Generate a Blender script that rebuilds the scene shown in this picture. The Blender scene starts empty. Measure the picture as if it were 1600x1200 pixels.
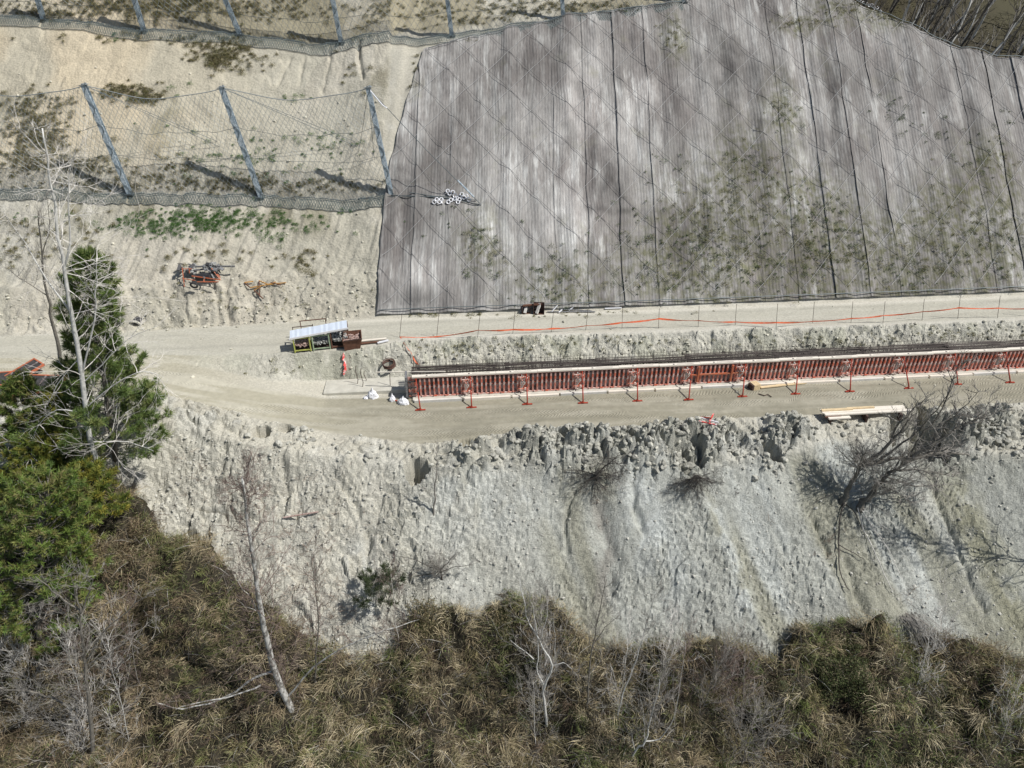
import bpy, bmesh, math, random
import numpy as np
from mathutils import Vector, Matrix, noise as mnoise

# ------------------------------------------------------------------ camera, sky, sun, exposure
sc = bpy.context.scene
COL = sc.collection
PITCH = math.radians(32.0)
DIST = 46.25
CAM = np.array([0.0, -DIST*math.cos(PITCH), DIST*math.sin(PITCH)])
cam_d = bpy.data.cameras.new('camera')
cam = bpy.data.objects.new('camera', cam_d)
COL.objects.link(cam)
cam.location = CAM
cam.rotation_euler = (math.radians(90)-PITCH, 0, 0)
cam_d.sensor_width = 36
FPX = 1110.0
cam_d.lens = 36*FPX/1600
cam_d.clip_end = 2000
cam_d.clip_start = 0.5
sc.camera = cam
SUN = Vector((0.592, -0.170, 0.788)).normalized()
w = bpy.data.worlds.new('World'); sc.world = w; w.use_nodes = True
nt = w.node_tree; nt.nodes.clear()
sky = nt.nodes.new('ShaderNodeTexSky'); sky.sky_type = 'NISHITA'; sky.sun_disc = False
sky.sun_elevation = math.asin(SUN.z); sky.sun_rotation = math.atan2(SUN.x, SUN.y)
bg = nt.nodes.new('ShaderNodeBackground'); bg.inputs[1].default_value = 0.072
wo = nt.nodes.new('ShaderNodeOutputWorld')
nt.links.new(sky.outputs[0], bg.inputs[0]); nt.links.new(bg.outputs[0], wo.inputs[0])
sd = bpy.data.lights.new('sun', 'SUN'); sd.energy = 4.9; sd.angle = math.radians(0.5); sd.color = (1.0, 0.975, 0.94)
so = bpy.data.objects.new('sun', sd); COL.objects.link(so)
so.rotation_euler = SUN.to_track_quat('Z', 'Y').to_euler(); so.location = (30, -20, 60)
sc.view_settings.view_transform = 'Standard'; sc.view_settings.look = 'None'
sc.view_settings.gamma = 1; sc.view_settings.exposure = 0.0
sc.view_settings.use_curve_mapping = False

# ------------------------------------------------------------------ helpers
rng = np.random.default_rng(7)
RR = random.Random(11)
FW = np.array([0, math.cos(PITCH), -math.sin(PITCH)]); UP = np.array([0, math.sin(PITCH), math.cos(PITCH)])
def ray(px, py):
    return FW + np.array([1.0, 0, 0])*(px-800)/FPX + UP*(600-py)/FPX
def atz(px, py, z):
    d = ray(px, py); t = (z-CAM[2])/d[2]; return CAM+d*t
def aty(px, py, y):
    d = ray(px, py); t = (y-CAM[1])/d[1]; return CAM+d*t

_T = rng.random((256, 256))
def vnoise(x, y, seed=0):
    x = np.asarray(x, float)+seed*17.31; y = np.asarray(y, float)+seed*7.77
    xi = np.floor(x).astype(int); yi = np.floor(y).astype(int)
    fx = x-xi; fy = y-yi; fx = fx*fx*(3-2*fx); fy = fy*fy*(3-2*fy)
    a = _T[yi & 255, xi & 255]; b = _T[yi & 255, (xi+1) & 255]
    c = _T[(yi+1) & 255, xi & 255]; d = _T[(yi+1) & 255, (xi+1) & 255]
    return (a*(1-fx)+b*fx)*(1-fy)+(c*(1-fx)+d*fx)*fy
def fbm(x, y, s, octv=4, seed=0, rot=0.6):
    v = 0; a = 1; t = 0; x = np.asarray(x, float)/s; y = np.asarray(y, float)/s
    for i in range(octv):
        v = v+a*vnoise(x, y, seed+i*3); t += a; a *= .5
        x, y = (x*math.cos(rot)-y*math.sin(rot))*2.03, (x*math.sin(rot)+y*math.cos(rot))*2.03
    return v/t
_J = rng.random((256, 256, 3))
def worley(x, y, s, seed=0):
    x = np.asarray(x, float)/s+seed*5.3; y = np.asarray(y, float)/s+seed*9.1
    xi = np.floor(x).astype(int); yi = np.floor(y).astype(int)
    f1 = np.full(x.shape, 9.0); f2 = f1.copy(); idv = np.zeros(x.shape)
    for i in (-1, 0, 1):
        for j in (-1, 0, 1):
            J = _J[(yi+j) & 255, (xi+i) & 255]
            d = np.hypot(xi+i+J[..., 0]-x, yi+j+J[..., 1]-y)
            m = d < f1
            f2 = np.where(m, f1, np.minimum(f2, d)); idv = np.where(m, J[..., 2], idv); f1 = np.where(m, d, f1)
    return f1, f2, idv
def sstep(a, b, x):
    t = np.clip((np.asarray(x, float)-a)/(b-a), 0, 1); return t*t*(3-2*t)

def mesh_np(name, V, F, mat=None, parent=None, col=None, smooth=False, link=True):
    """V (n,3); F list of int arrays (m,k) or one array"""
    me = bpy.data.meshes.new(name)
    if not isinstance(F, list): F = [F]
    F = [f for f in F if len(f)]
    V = np.asarray(V, np.float32)
    me.vertices.add(len(V)); me.vertices.foreach_set('co', V.ravel())
    li = np.concatenate([f.ravel() for f in F]).astype(np.int32)
    tot = np.concatenate([np.full(len(f), f.shape[1]) for f in F]).astype(np.int32)
    st = np.concatenate([[0], np.cumsum(tot)[:-1]]).astype(np.int32)
    me.loops.add(len(li)); me.loops.foreach_set('vertex_index', li)
    me.polygons.add(len(tot)); me.polygons.foreach_set('loop_start', st); me.polygons.foreach_set('loop_total', tot)
    me.polygons.foreach_set('use_smooth', np.full(len(tot), smooth))
    if col is not None:
        a = me.color_attributes.new('Col', 'FLOAT_COLOR', 'POINT')
        c = np.ones((len(V), 4), np.float32); c[:, :3] = col; a.data.foreach_set('color', c.ravel())
    me.update(calc_edges=True)
    if mat: me.materials.append(mat)
    if not link: return me
    o = bpy.data.objects.new(name, me); COL.objects.link(o)
    if parent: o.parent = parent
    return o

def tag(o, label=None, cat=None, group=None, kind=None):
    if label: o['label'] = label
    if cat: o['category'] = cat
    if group: o['group'] = group
    if kind: o['kind'] = kind
    return o
def thing(name, label, cat, loc=(0, 0, 0), rz=0, group=None):
    o = bpy.data.objects.new(name, None); COL.objects.link(o); o.location = loc; o.rotation_euler = (0, 0, rz)
    o.empty_display_size = .2
    return tag(o, label, cat, group)
def copy_tree(o, parent=None):
    c = o.copy(); COL.objects.link(c); c.parent = parent
    for ch in list(o.children): copy_tree(ch, c)
    return c

class MB:
    def __init__(s): s.v = []; s.f = []
    def box(s, c, size, R=None, taper=1.0):
        n = len(s.v); sx, sy, sz = size[0]/2, size[1]/2, size[2]/2
        for z in (-1, 1):
            k = 1 if z < 0 else taper
            for x, y in ((-1, -1), (1, -1), (1, 1), (-1, 1)):
                p = Vector((x*sx*k, y*sy*k, z*sz))
                if R is not None: p = R @ p
                s.v.append((p[0]+c[0], p[1]+c[1], p[2]+c[2]))
        for q in ((3, 2, 1, 0), (4, 5, 6, 7), (0, 1, 5, 4), (1, 2, 6, 5), (2, 3, 7, 6), (3, 0, 4, 7)):
            s.f.append(tuple(n+i for i in q))
        return s
    def beam(s, a, b, w, h, up=(0, 0, 1)):
        a = Vector(a); b = Vector(b); d = (b-a); L = d.length; d.normalize()
        u = Vector(up)
        if abs(d.dot(u)) > .98: u = Vector((0, 1, 0))
        x = d.cross(u).normalized(); y = x.cross(d).normalized()
        R = Matrix((x, d, y)).transposed()
        return s.box((a+b)/2, (w, L, h), R)
    def tube(s, pts, radii, n=5, cap=True):
        pts = [Vector(p) for p in pts]
        if not hasattr(radii, '__len__'): radii = [radii]*len(pts)
        base = len(s.v); m = len(pts)
        d0 = (pts[1]-pts[0]).normalized()
        ref = Vector((0, 0, 1)) if abs(d0.z) < .9 else Vector((1, 0, 0))
        x = d0.cross(ref).normalized()
        for i, p in enumerate(pts):
            d = (pts[min(i+1, m-1)]-pts[max(i-1, 0)])
            if d.length < 1e-6: d = d0
            d = d.normalized()
            x = (x-d*x.dot(d))
            x = x.normalized() if x.length > 1e-5 else d.orthogonal().normalized()
            y = d.cross(x)
            for k in range(n):
                a = 2*math.pi*k/n; q = p+(x*math.cos(a)+y*math.sin(a))*radii[i]
                s.v.append((q.x, q.y, q.z))
        for i in range(m-1):
            for k in range(n):
                s.f.append((base+i*n+k, base+i*n+(k+1) % n, base+(i+1)*n+(k+1) % n, base+(i+1)*n+k))
        if cap:
            s.f.append(tuple(base+k for k in range(n))[::-1]); s.f.append(tuple(base+(m-1)*n+k for k in range(n)))
        return s
    def torus(s, c, R, r, ax=None, n=14, k=5, a0=0, a1=2*math.pi):
        ax = Vector(ax or (0, 0, 1)).normalized(); x = ax.orthogonal().normalized(); y = ax.cross(x)
        pts = [Vector(c)+(x*math.cos(a0+(a1-a0)*i/n)+y*math.sin(a0+(a1-a0)*i/n))*R for i in range(n+1)]
        return s.tube(pts, r, k, False)
    def build(s, name, mat, parent=None, smooth=False, bevel=0):
        me = bpy.data.meshes.new(name); me.from_pydata(s.v, [], s.f); me.update()
        if smooth: me.polygons.foreach_set('use_smooth', [True]*len(me.polygons))
        if mat: me.materials.append(mat)
        o = bpy.data.objects.new(name, me); COL.objects.link(o)
        if parent: o.parent = parent
        if bevel:
            b = o.modifiers.new('bevel', 'BEVEL'); b.width = bevel; b.segments = 1; b.limit_method = 'ANGLE'
        return o

# ------------------------------------------------------------------ materials
def newmat(name):
    m = bpy.data.materials.new(name); m.use_nodes = True
    n = m.node_tree.nodes; l = m.node_tree.links; return m, n, l, n['Principled BSDF']
def simple(name, c, rough=.7, metal=0, var=.25, scale=6, c2=None, thr=None, bump=.0, stretch=None):
    m, n, l, b = newmat(name)
    b.inputs['Roughness'].default_value = rough; b.inputs['Metallic'].default_value = metal
    tc = n.new('ShaderNodeTexCoord'); no = n.new('ShaderNodeTexNoise'); no.inputs['Scale'].default_value = scale
    no.inputs['Detail'].default_value = 6; no.inputs['Roughness'].default_value = .65
    src = tc.outputs['Object']
    if stretch:
        mp = n.new('ShaderNodeMapping'); mp.inputs['Scale'].default_value = stretch; l.new(src, mp.inputs[0]); src = mp.outputs[0]
    l.new(src, no.inputs['Vector'])
    r = n.new('ShaderNodeValToRGB'); l.new(no.outputs[0], r.inputs[0])
    t = thr or (.35, .65)
    r.color_ramp.elements[0].position = t[0]; r.color_ramp.elements[1].position = t[1]
    c2 = c2 or [min(1, x*(1+var)) for x in c]
    c1 = c if thr else [x*(1-var) for x in c]
    r.color_ramp.elements[0].color = (*c1, 1); r.color_ramp.elements[1].color = (*c2, 1)
    l.new(r.outputs[0], b.inputs['Base Color'])
    if bump:
        bp = n.new('ShaderNodeBump'); bp.inputs['Strength'].default_value = .6; bp.inputs['Distance'].default_value = bump
        l.new(no.outputs[0], bp.inputs['Height']); l.new(bp.outputs[0], b.inputs['Normal'])
    return m
def vcolmat(name, rough=.9, var=.35, scale=3, bump=0, bscale=8, trans=0, spec=.3):
    m, n, l, b = newmat(name); b.inputs['Roughness'].default_value = rough
    b.inputs['Specular IOR Level'].default_value = spec
    a = n.new('ShaderNodeAttribute'); a.attribute_name = 'Col'
    tc = n.new('ShaderNodeTexCoord'); no = n.new('ShaderNodeTexNoise'); no.inputs['Scale'].default_value = scale
    no.inputs['Detail'].default_value = 8; no.inputs['Roughness'].default_value = .7
    l.new(tc.outputs['Object'], no.inputs['Vector'])
    mr = n.new('ShaderNodeMapRange'); mr.inputs[1].default_value = .3; mr.inputs[2].default_value = .7
    mr.inputs[3].default_value = 1-var; mr.inputs[4].default_value = 1+var; l.new(no.outputs[0], mr.inputs[0])
    mx = n.new('ShaderNodeVectorMath'); mx.operation = 'SCALE'; l.new(a.outputs['Color'], mx.inputs[0]); l.new(mr.outputs[0], mx.inputs['Scale'])
    l.new(mx.outputs[0], b.inputs['Base Color'])
    if bump:
        n2 = n.new('ShaderNodeTexNoise'); n2.inputs['Scale'].default_value = bscale; n2.inputs['Detail'].default_value = 9
        n2.inputs['Roughness'].default_value = .72; l.new(tc.outputs['Object'], n2.inputs['Vector'])
        vo = n.new('ShaderNodeTexVoronoi'); vo.inputs['Scale'].default_value = bscale*.9; l.new(tc.outputs['Object'], vo.inputs['Vector'])
        ad = n.new('ShaderNodeMath'); ad.operation = 'MULTIPLY_ADD'; l.new(vo.outputs[0], ad.inputs[0]); ad.inputs[1].default_value = -.12
        l.new(n2.outputs[0], ad.inputs[2])
        am = n.new('ShaderNodeMath'); am.operation = 'MULTIPLY'; l.new(ad.outputs[0], am.inputs[0])
        n3 = n.new('ShaderNodeTexNoise'); n3.inputs['Scale'].default_value = .55; n3.inputs['Detail'].default_value = 4; l.new(tc.outputs['Object'], n3.inputs['Vector'])
        m3 = n.new('ShaderNodeMapRange'); m3.inputs[1].default_value = .42; m3.inputs[2].default_value = .62; m3.inputs[3].default_value = .45; m3.inputs[4].default_value = 1.0; l.new(n3.outputs[0], m3.inputs[0])
        m4 = n.new('ShaderNodeMath'); m4.operation = 'MULTIPLY'; l.new(m3.outputs[0], m4.inputs[0]); l.new(a.outputs['Alpha'], m4.inputs[1]); l.new(m4.outputs[0], am.inputs[1])
        bp = n.new('ShaderNodeBump'); bp.inputs['Strength'].default_value = 1; bp.inputs['Distance'].default_value = bump
        l.new(am.outputs[0], bp.inputs['Height']); l.new(bp.outputs[0], b.inputs['Normal'])
    if trans:
        tr = n.new('ShaderNodeBsdfTranslucent'); l.new(mx.outputs[0], tr.inputs[0])
        ms = n.new('ShaderNodeMixShader'); ms.inputs[0].default_value = trans
        l.new(b.outputs[0], ms.inputs[1]); l.new(tr.outputs[0], ms.inputs[2])
        l.new(ms.outputs[0], n['Material Output'].inputs[0])
    return m
M = {}
M['soil'] = vcolmat('soil', .95, .20, 7, .17, 6, spec=.12)
M['gravel'] = vcolmat('gravel', .95, .34, 12, .12, 12, spec=.12)
M['track'] = vcolmat('track', .95, .12, 3, .10, 5, spec=.12)
def treads(m):
    n = m.node_tree.nodes; l = m.node_tree.links; b = n['Principled BSDF']
    tc = n.new('ShaderNodeTexCoord'); mp = n.new('ShaderNodeMapping'); mp.inputs['Rotation'].default_value = (0, 0, -.09); l.new(tc.outputs['Object'], mp.inputs[0])
    sp = n.new('ShaderNodeSeparateXYZ'); l.new(mp.outputs[0], sp.inputs[0])
    def mth(op, a, b_=None, c=None):
        x = n.new('ShaderNodeMath'); x.operation = op
        for i, v in enumerate((a, b_, c)):
            if v is None: continue
            if isinstance(v, (int, float)): x.inputs[i].default_value = v
            else: l.new(v, x.inputs[i])
        return x.outputs[0]
    wob = n.new('ShaderNodeTexNoise'); wob.inputs['Scale'].default_value = .25; l.new(tc.outputs['Object'], wob.inputs[0])
    v = mth('MULTIPLY_ADD', wob.outputs[0], 2.4, sp.outputs[1])
    band = mth('PINGPONG', v, .26)
    ph = mth('MULTIPLY_ADD', band, 1.0, sp.outputs[0]); w_ = mth('SINE', mth('MULTIPLY', ph, 6.283/.21))
    ms = n.new('ShaderNodeTexNoise'); ms.inputs['Scale'].default_value = .5; ms.inputs['Detail'].default_value = 3
    m2 = n.new('ShaderNodeMapping'); m2.inputs['Scale'].default_value = (.35, 2.2, 1); l.new(mp.outputs[0], m2.inputs[0]); l.new(m2.outputs[0], ms.inputs[0])
    mr = n.new('ShaderNodeMapRange'); mr.inputs[1].default_value = .48; mr.inputs[2].default_value = .60; l.new(ms.outputs[0], mr.inputs[0])
    bp = n.new('ShaderNodeBump'); bp.inputs['Distance'].default_value = .013; l.new(mth('MULTIPLY', w_, mr.outputs[0]), bp.inputs['Height'])
    old = b.inputs['Normal'].links[0].from_socket; l.new(old, bp.inputs['Normal']); l.new(bp.outputs[0], b.inputs['Normal'])
treads(M['track'])
M['clod'] = vcolmat('clod', .95, .2, 4, .05, 9, spec=.15)
M['leaf'] = vcolmat('leaf', .75, .15, 5, trans=.25)
M['straw'] = vcolmat('straw', .85, .15, 5, trans=.12)
M['needle'] = vcolmat('needle', .6, .1, 3, trans=.15)
M['bark_pale'] = simple('bark_pale', (.17, .16, .14), .85, 0, 0, 5, c2=(.56, .55, .51), thr=(.42, .56), bump=.02, stretch=(1, 1, .5))
M['bark_white'] = simple('bark_white', (.60, .59, .55), .8, 0, .2, 5)
M['bark_grey'] = simple('bark_grey', (.17, .155, .13), .9, 0, .35, 6, bump=.02)
M['bark_dark'] = simple('bark_dark', (.07, .062, .052), .9, 0, .35, 6)
M['twig_grey'] = simple('twig_grey', (.27, .25, .22), .9, 0, .25, 2)
M['twig_red'] = simple('twig_red', (.17, .125, .105), .9, 0, .3, 2)
M['twig_dark'] = simple('twig_dark', (.085, .075, .065), .9, 0, .3, 2)
M['galv'] = simple('galvanised_steel', (.30, .38, .44), .45, .2, 0, 7, c2=(.58, .64, .68), thr=(.42, .58))
M['wire'] = simple('wire', (.30, .33, .34), .55, .3, .2, 3)
M['wire_dark'] = simple('wire_dark', (.10, .12, .125), .6, .3, .3, 3)
M['cable_l'] = simple('cable_light', (.40, .40, .395), .8, 0, .1, 3)
M['cable_d'] = simple('cable_dark', (.10, .10, .105), .6, .3, .1, 3)
M['red'] = simple('red_form_paint', (.33, .055, .03), .6, 0, 0, 9, c2=(.50, .36, .31), thr=(.48, .68))
M['redp'] = simple('red_rib_paint', (.62, .13, .06), .65, 0, 0, 4, c2=(.66, .52, .46), thr=(.38, .58))
M['prop'] = simple('prop_red', (.34, .045, .022), .5, 0, .2, 8)
M['orange'] = simple('orange_paint', (.50, .13, .055), .65, 0, 0, 5, c2=(.36, .16, .10), thr=(.45, .65))
M['ply'] = simple('form_plywood', (.07, .05, .047), .8, 0, 0, 1.2, c2=(.34, .30, .29), thr=(.42, .60))
M['ply_dark'] = simple('ply_dark', (.05, .047, .045), .7, 0, .4, 3)
M['timber'] = simple('timber_cream', (.74, .68, .58), .75, 0, .12, 2, stretch=(1, 8, 8))
M['timber_y'] = simple('timber_yellow', (.64, .50, .30), .75, 0, .2, 2, stretch=(1, 8, 8))
M['stamp'] = simple('stamp_ink', (.04, .035, .04), .8, 0, .1, 2)
M['conc'] = simple('concrete_pale', (.50, .48, .41), .9, 0, .12, 2.5, bump=.01)
M['conc_w'] = simple('lime_pale', (.62, .60, .55), .9, 0, .1, 2.5)
M['rebar'] = simple('rebar', (.055, .042, .036), .7, .3, .35, 4)
M['rust'] = simple('rust', (.14, .065, .04), .8, .1, .3, 6)
M['rust_d'] = simple('rust_dark', (.07, .04, .032), .8, .1, .3, 6)
M['sheet'] = simple('white_sheet', (.62, .68, .76), .4, .1, .05, 3)
M['green'] = simple('pale_green_paint', (.30, .38, .25), .6, 0, .2, 5)
M['lime'] = simple('yellow_green_paint', (.40, .42, .10), .6, 0, .2, 5)
M['tape'] = simple('orange_tape', (.80, .15, .05), .6, 0, 0, 3, c2=(.80, .34, .22), thr=(.5, .72))
M['tape_r'] = simple('red_white_tape', (.72, .07, .06), .6, 0, 0, 5, c2=(.78, .62, .60), thr=(.5, .55))
M['bag'] = simple('white_bag', (.74, .74, .76), .75, 0, .06, 4)
M['white'] = simple('white_metal', (.78, .78, .80), .4, .1, .05, 4)
M['black'] = simple('black_plastic_and_shade', (.03, .03, .033), .6, 0, .3, 3)
M['scrap'] = simple('scrap_grey', (.20, .20, .20), .7, .2, .5, 9)
M['scr_pink'] = simple('scrap_pinkish', (.22, .13, .10), .8, 0, 0, 9, c2=(.50, .38, .34), thr=(.4, .6))
M['scr_grey'] = simple('scrap_couplers', (.14, .14, .13), .7, .1, 0, 11, c2=(.52, .52, .49), thr=(.4, .62))
M['yellow'] = simple('ochre_paint', (.50, .27, .08), .7, 0, .3, 6)
# ------------------------------------------------------------------ terrain
def line(pts):
    P = np.array([atz(*p) for p in pts]); o = np.argsort(P[:, 0]); return P[o]
PL = {}
PL[2] = line([(-200, 700, 1.2), (0, 690, 1.2), (140, 690, 1.2), (250, 668, 1.1), (300, 672, .9), (400, 700, .5), (520, 716, 0), (640, 728, -.4), (700, 735, -.6), (850, 728, -.6), (950, 722, -.6), (1050, 722, -.6), (1200, 722, -.7), (1300, 690, -.6), (1450, 700, -.8), (1600, 715, -.8), (1800, 720, -.8)])
PL[3] = line([(-200, 600, 1.9), (0, 600, 1.9), (140, 612, 1.85), (250, 615, 1.8), (330, 638, 1.4), (400, 655, 1.0), (520, 677, .3), (660, 695, 0), (740, 688, 0), (850, 670, 0), (1000, 668, 0), (1100, 655, 0), (1250, 652, 0), (1400, 645, 0), (1600, 630, 0), (1800, 620, 0)])
PL[4] = line([(-200, 572, 2), (0, 572, 2), (200, 575, 1.95), (300, 590, 1.6), (420, 612, .8), (510, 624, .08), (650, 622, 0), (1600, 576, 0), (1800, 566, 0)])
def offy(L, d):
    Q = L.copy(); Q[:, 1] += d; return Q
PL[5] = offy(PL[4], 1.25); PL[5][:, 2] = np.where(PL[4][:, 0] > atz(520, 620, 0)[0], -.05, PL[4][:, 2]+.1)
PL[5][:, 1] += np.where(PL[4][:, 0] > atz(640, 620, 0)[0], .30, np.where(PL[4][:, 0] > atz(500, 620, 0)[0], .95, 0))
PL[5] = np.vstack([PL[5], [atz(648, 620, 0)[0]+.3, PL[4][-3, 1]+1.55 if 0 else np.interp(atz(648, 620, 0)[0]+.3, PL[4][:, 0], PL[4][:, 1])+1.55, -.05]]); PL[5] = PL[5][np.argsort(PL[5][:, 0])]
PL[6] = line([(-200, 560, 2), (0, 560, 2), (250, 553, 2), (430, 552, 2), (560, 545, 2), (650, 531, 2), (800, 525, 2), (1000, 520, 2), (1150, 514, 2), (1300, 511, 2), (1600, 500, 2), (1800, 490, 2)])
PL[7] = line([(-200, 527, 2), (0, 527, 2), (200, 520, 2), (400, 508, 2), (600, 498, 2), (800, 491, 2), (1000, 484, 2), (1300, 473, 2), (1600, 461, 2), (1800, 452, 2)])
def Yk(k, x): return np.interp(x, PL[k][:, 0], PL[k][:, 1])
def Zk(k, x): return np.interp(x, PL[k][:, 0], PL[k][:, 2])
XS = atz(590, 490, 2)[0]
def hillR(d): return np.where(d < 0, 0, 2+.98*d-.0035*d*d)
def hillL(d):
    return 2+np.interp(d, [0, .5, 2.6, 3.2, 8, 20, 60], [0, .15, 2.3, 2.5, 6.9, 16.9, 52])
def slope(x, y):
    d = y-Yk(7, x); k = sstep(XS-1.8-.35*np.clip(d-3, 0, 20), XS+.6, x)
    return hillL(d)*(1-k)+hillR(d)*k
def march(px, py, fn, t0=20, t1=160):
    d = ray(px, py); t = np.linspace(t0, t1, 2801)
    P = CAM+d*t[:, None]; h = fn(P[:, 0], P[:, 1])-P[:, 2]
    i = np.argmax(h > 0)
    if h[i] <= 0: return CAM+d*t1
    a = h[i-1]/(h[i-1]-h[i]); return P[i-1]*(1-a)+P[i]*a
RID = np.array([march(px, py, slope) for px, py in [(560, 70), (650, 88), (720, 66), (800, 46), (900, 26), (1060, 8), (1180, -22), (1280, -20), (1345, 8), (1400, 34), (1500, 80), (1600, 97), (1700, 112), (1850, 135)]])
RID = RID[np.argsort(RID[:, 0])]
def Yr(x): return np.interp(x, RID[:, 0], RID[:, 1])
XF0 = march(1200, 0, slope)[0]; XF1 = march(1340, 5, slope)[0]
CREST = PL[2]
PITS = [(652, 728, -.3, .6, 1.6), (1452, 668, -.1, 1.9, 2.4), (1205, 703, -.2, .7, 1.3), (1075, 703, -.2, 1.1, 1.1), (985, 690, -.1, .4, .8), (730, 692, 0, .5, .8), (410, 682, .5, .5, .8), (445, 672, .6, .45, .6), (378, 720, 0, .35, .4), (1235, 682, -.2, .6, .6)]
PITW = [(*atz(a, b, z)[:2], r, dp) for a, b, z, r, dp in PITS]
def macro(x, y):
    x = np.asarray(x, float); y = np.asarray(y, float)
    Y = [np.full(x.shape, -62.0), np.full(x.shape, -30.0), np.full(x.shape, -19.0)]; Z = [np.full(x.shape, -16.0), np.full(x.shape, -14.5), np.full(x.shape, -11.2)]
    for k in (2, 3, 4, 5, 6, 7): Y.append(Yk(k, x)); Z.append(Zk(k, x))
    h = np.where(y < Y[0], -16.0, 0)
    for i in range(len(Y)-1):
        t = (y-Y[i])/(Y[i+1]-Y[i]); m = (t >= 0) & (t <= 1)
        h = np.where(m, Z[i]+(Z[i+1]-Z[i])*np.clip(t, 0, 1), h)
    hs = slope(x, y); yr = Yr(x)
    kx = sstep(XF0, XF1, x); dr = np.maximum(0, y-yr)
    hr = slope(x, np.minimum(y, yr))
    up = hr+(hs-hr)*np.where(x > XS, .62, 1)
    up = np.minimum(up, 44+.05*(y-40))
    dn = hr-.28*dr-.35*np.maximum(0, dr-1.5)
    dn = np.maximum(dn, 3.0+.42*(y-38))
    dn = np.minimum(dn, 60)
    top = up*(1-kx)+dn*kx
    return np.where(y > Y[-1], top, h)
GULLY = [(np.array([march(a, b, macro)[:2] for a, b in pts]), w_, dp) for pts, w_, dp in [
    ([(897, 765), (888, 790), (881, 810), (887, 860)], .12, .24), ([(935, 775), (943, 820), (958, 870), (950, 920)], .45, .35), ([(992, 740), (990, 790), (1003, 830)], .22, .3),
    ([(1455, 740), (1470, 790), (1490, 840), (1510, 890), (1540, 950)], .14, .20), ([(1272, 820), (1285, 850), (1292, 865)], .16, .3), ([(1320, 880), (1335, 930), (1360, 980)], .2, .25), ([(1100, 790), (1120, 830), (1150, 890), (1165, 950)], .35, -.12),
    ([(440, 720), (446, 770), (438, 800)], .2, .35), ([(350, 700), (345, 730)], .2, .3), ([(520, 740), (545, 770), (560, 800)], .15, .25), ([(575, 830), (572, 870)], .25, .4),
    ([(560, 72), (563, 100), (566, 120)], .14, .4), ([(517, 78), (512, 110), (503, 140)], .12, .2), ([(475, 90), (468, 130)], .12, .2), ([(355, 455), (352, 480), (360, 505)], .16, .35), ([(258, 470), (262, 495)], .16, .4), ([(455, 90), (435, 130)], .1, .18), ([(330, 370), (318, 400)], .1, .2)]]
# piles of soil and where they lie
def zones(x, y):
    """relative roughness masks"""
    y2 = Yk(2, x); y3 = Yk(3, x); y6 = Yk(6, x); y7 = Yk(7, x); y4 = Yk(4, x); y5 = Yk(5, x)
    pxa = x
    berm = np.exp(-((y-(y2+(y3-y2)*.42))/(.62+.32*(y3-y2)))**2)*(y < y3+.05)
    ax = np.interp(x, [atz(p, 690, 0)[0] for p in (250, 400, 600, 690, 760, 1000, 1100, 1240, 1290, 1400, 1440, 1500, 1640)], [.2, .3, .15, .2, .75, .8, .7, .75, .12, .12, .3, .8, .8])
    berm = berm*ax*(.45+1.1*sstep(.35, .62, fbm(x, y, 1.9, 3, 24)))
    low = sstep(y2+.3, y2-.5, y)
    road = sstep(y3-.12, y3+.25, y)*sstep(y4+.2, y4-.1, y)+sstep(y6-.1, y6+.25, y)*sstep(y7+.1, y7-.15, y)
    left = sstep(atz(480, 560, 1)[0], atz(260, 560, 1)[0], x)*sstep(y3-.1, y3+.2, y)*sstep(y7+.1, y7-.15, y)
    road = np.clip(road+left, 0, 1)
    bank = sstep(y5-.3, y5+.1, y)*sstep(y6+.15, y6-.15, y)*(1-left)
    up = sstep(y7-.05, y7+.3, y)
    return berm, low, road, bank, up
def plates(x, y):
    wx = x+.8*(fbm(x, y, 1.2, 3, 5)-.5); wy = y+.8*(fbm(x, y, 1.2, 3, 9)-.5); o = 0
    for s, a, sd_ in ((1.7, .34, 201), (.75, .20, 202), (.34, .10, 203)):
        f1, f2, i = worley(wx, wy*1.15, s, sd_); g = fbm(x, y, s*2.5, 2, sd_)
        o = o+a*((i-.5)*sstep(.0, .16, f2-f1)*1.0-.35*sstep(.10, .0, f2-f1))*sstep(.40, .60, g)
    return o
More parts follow.
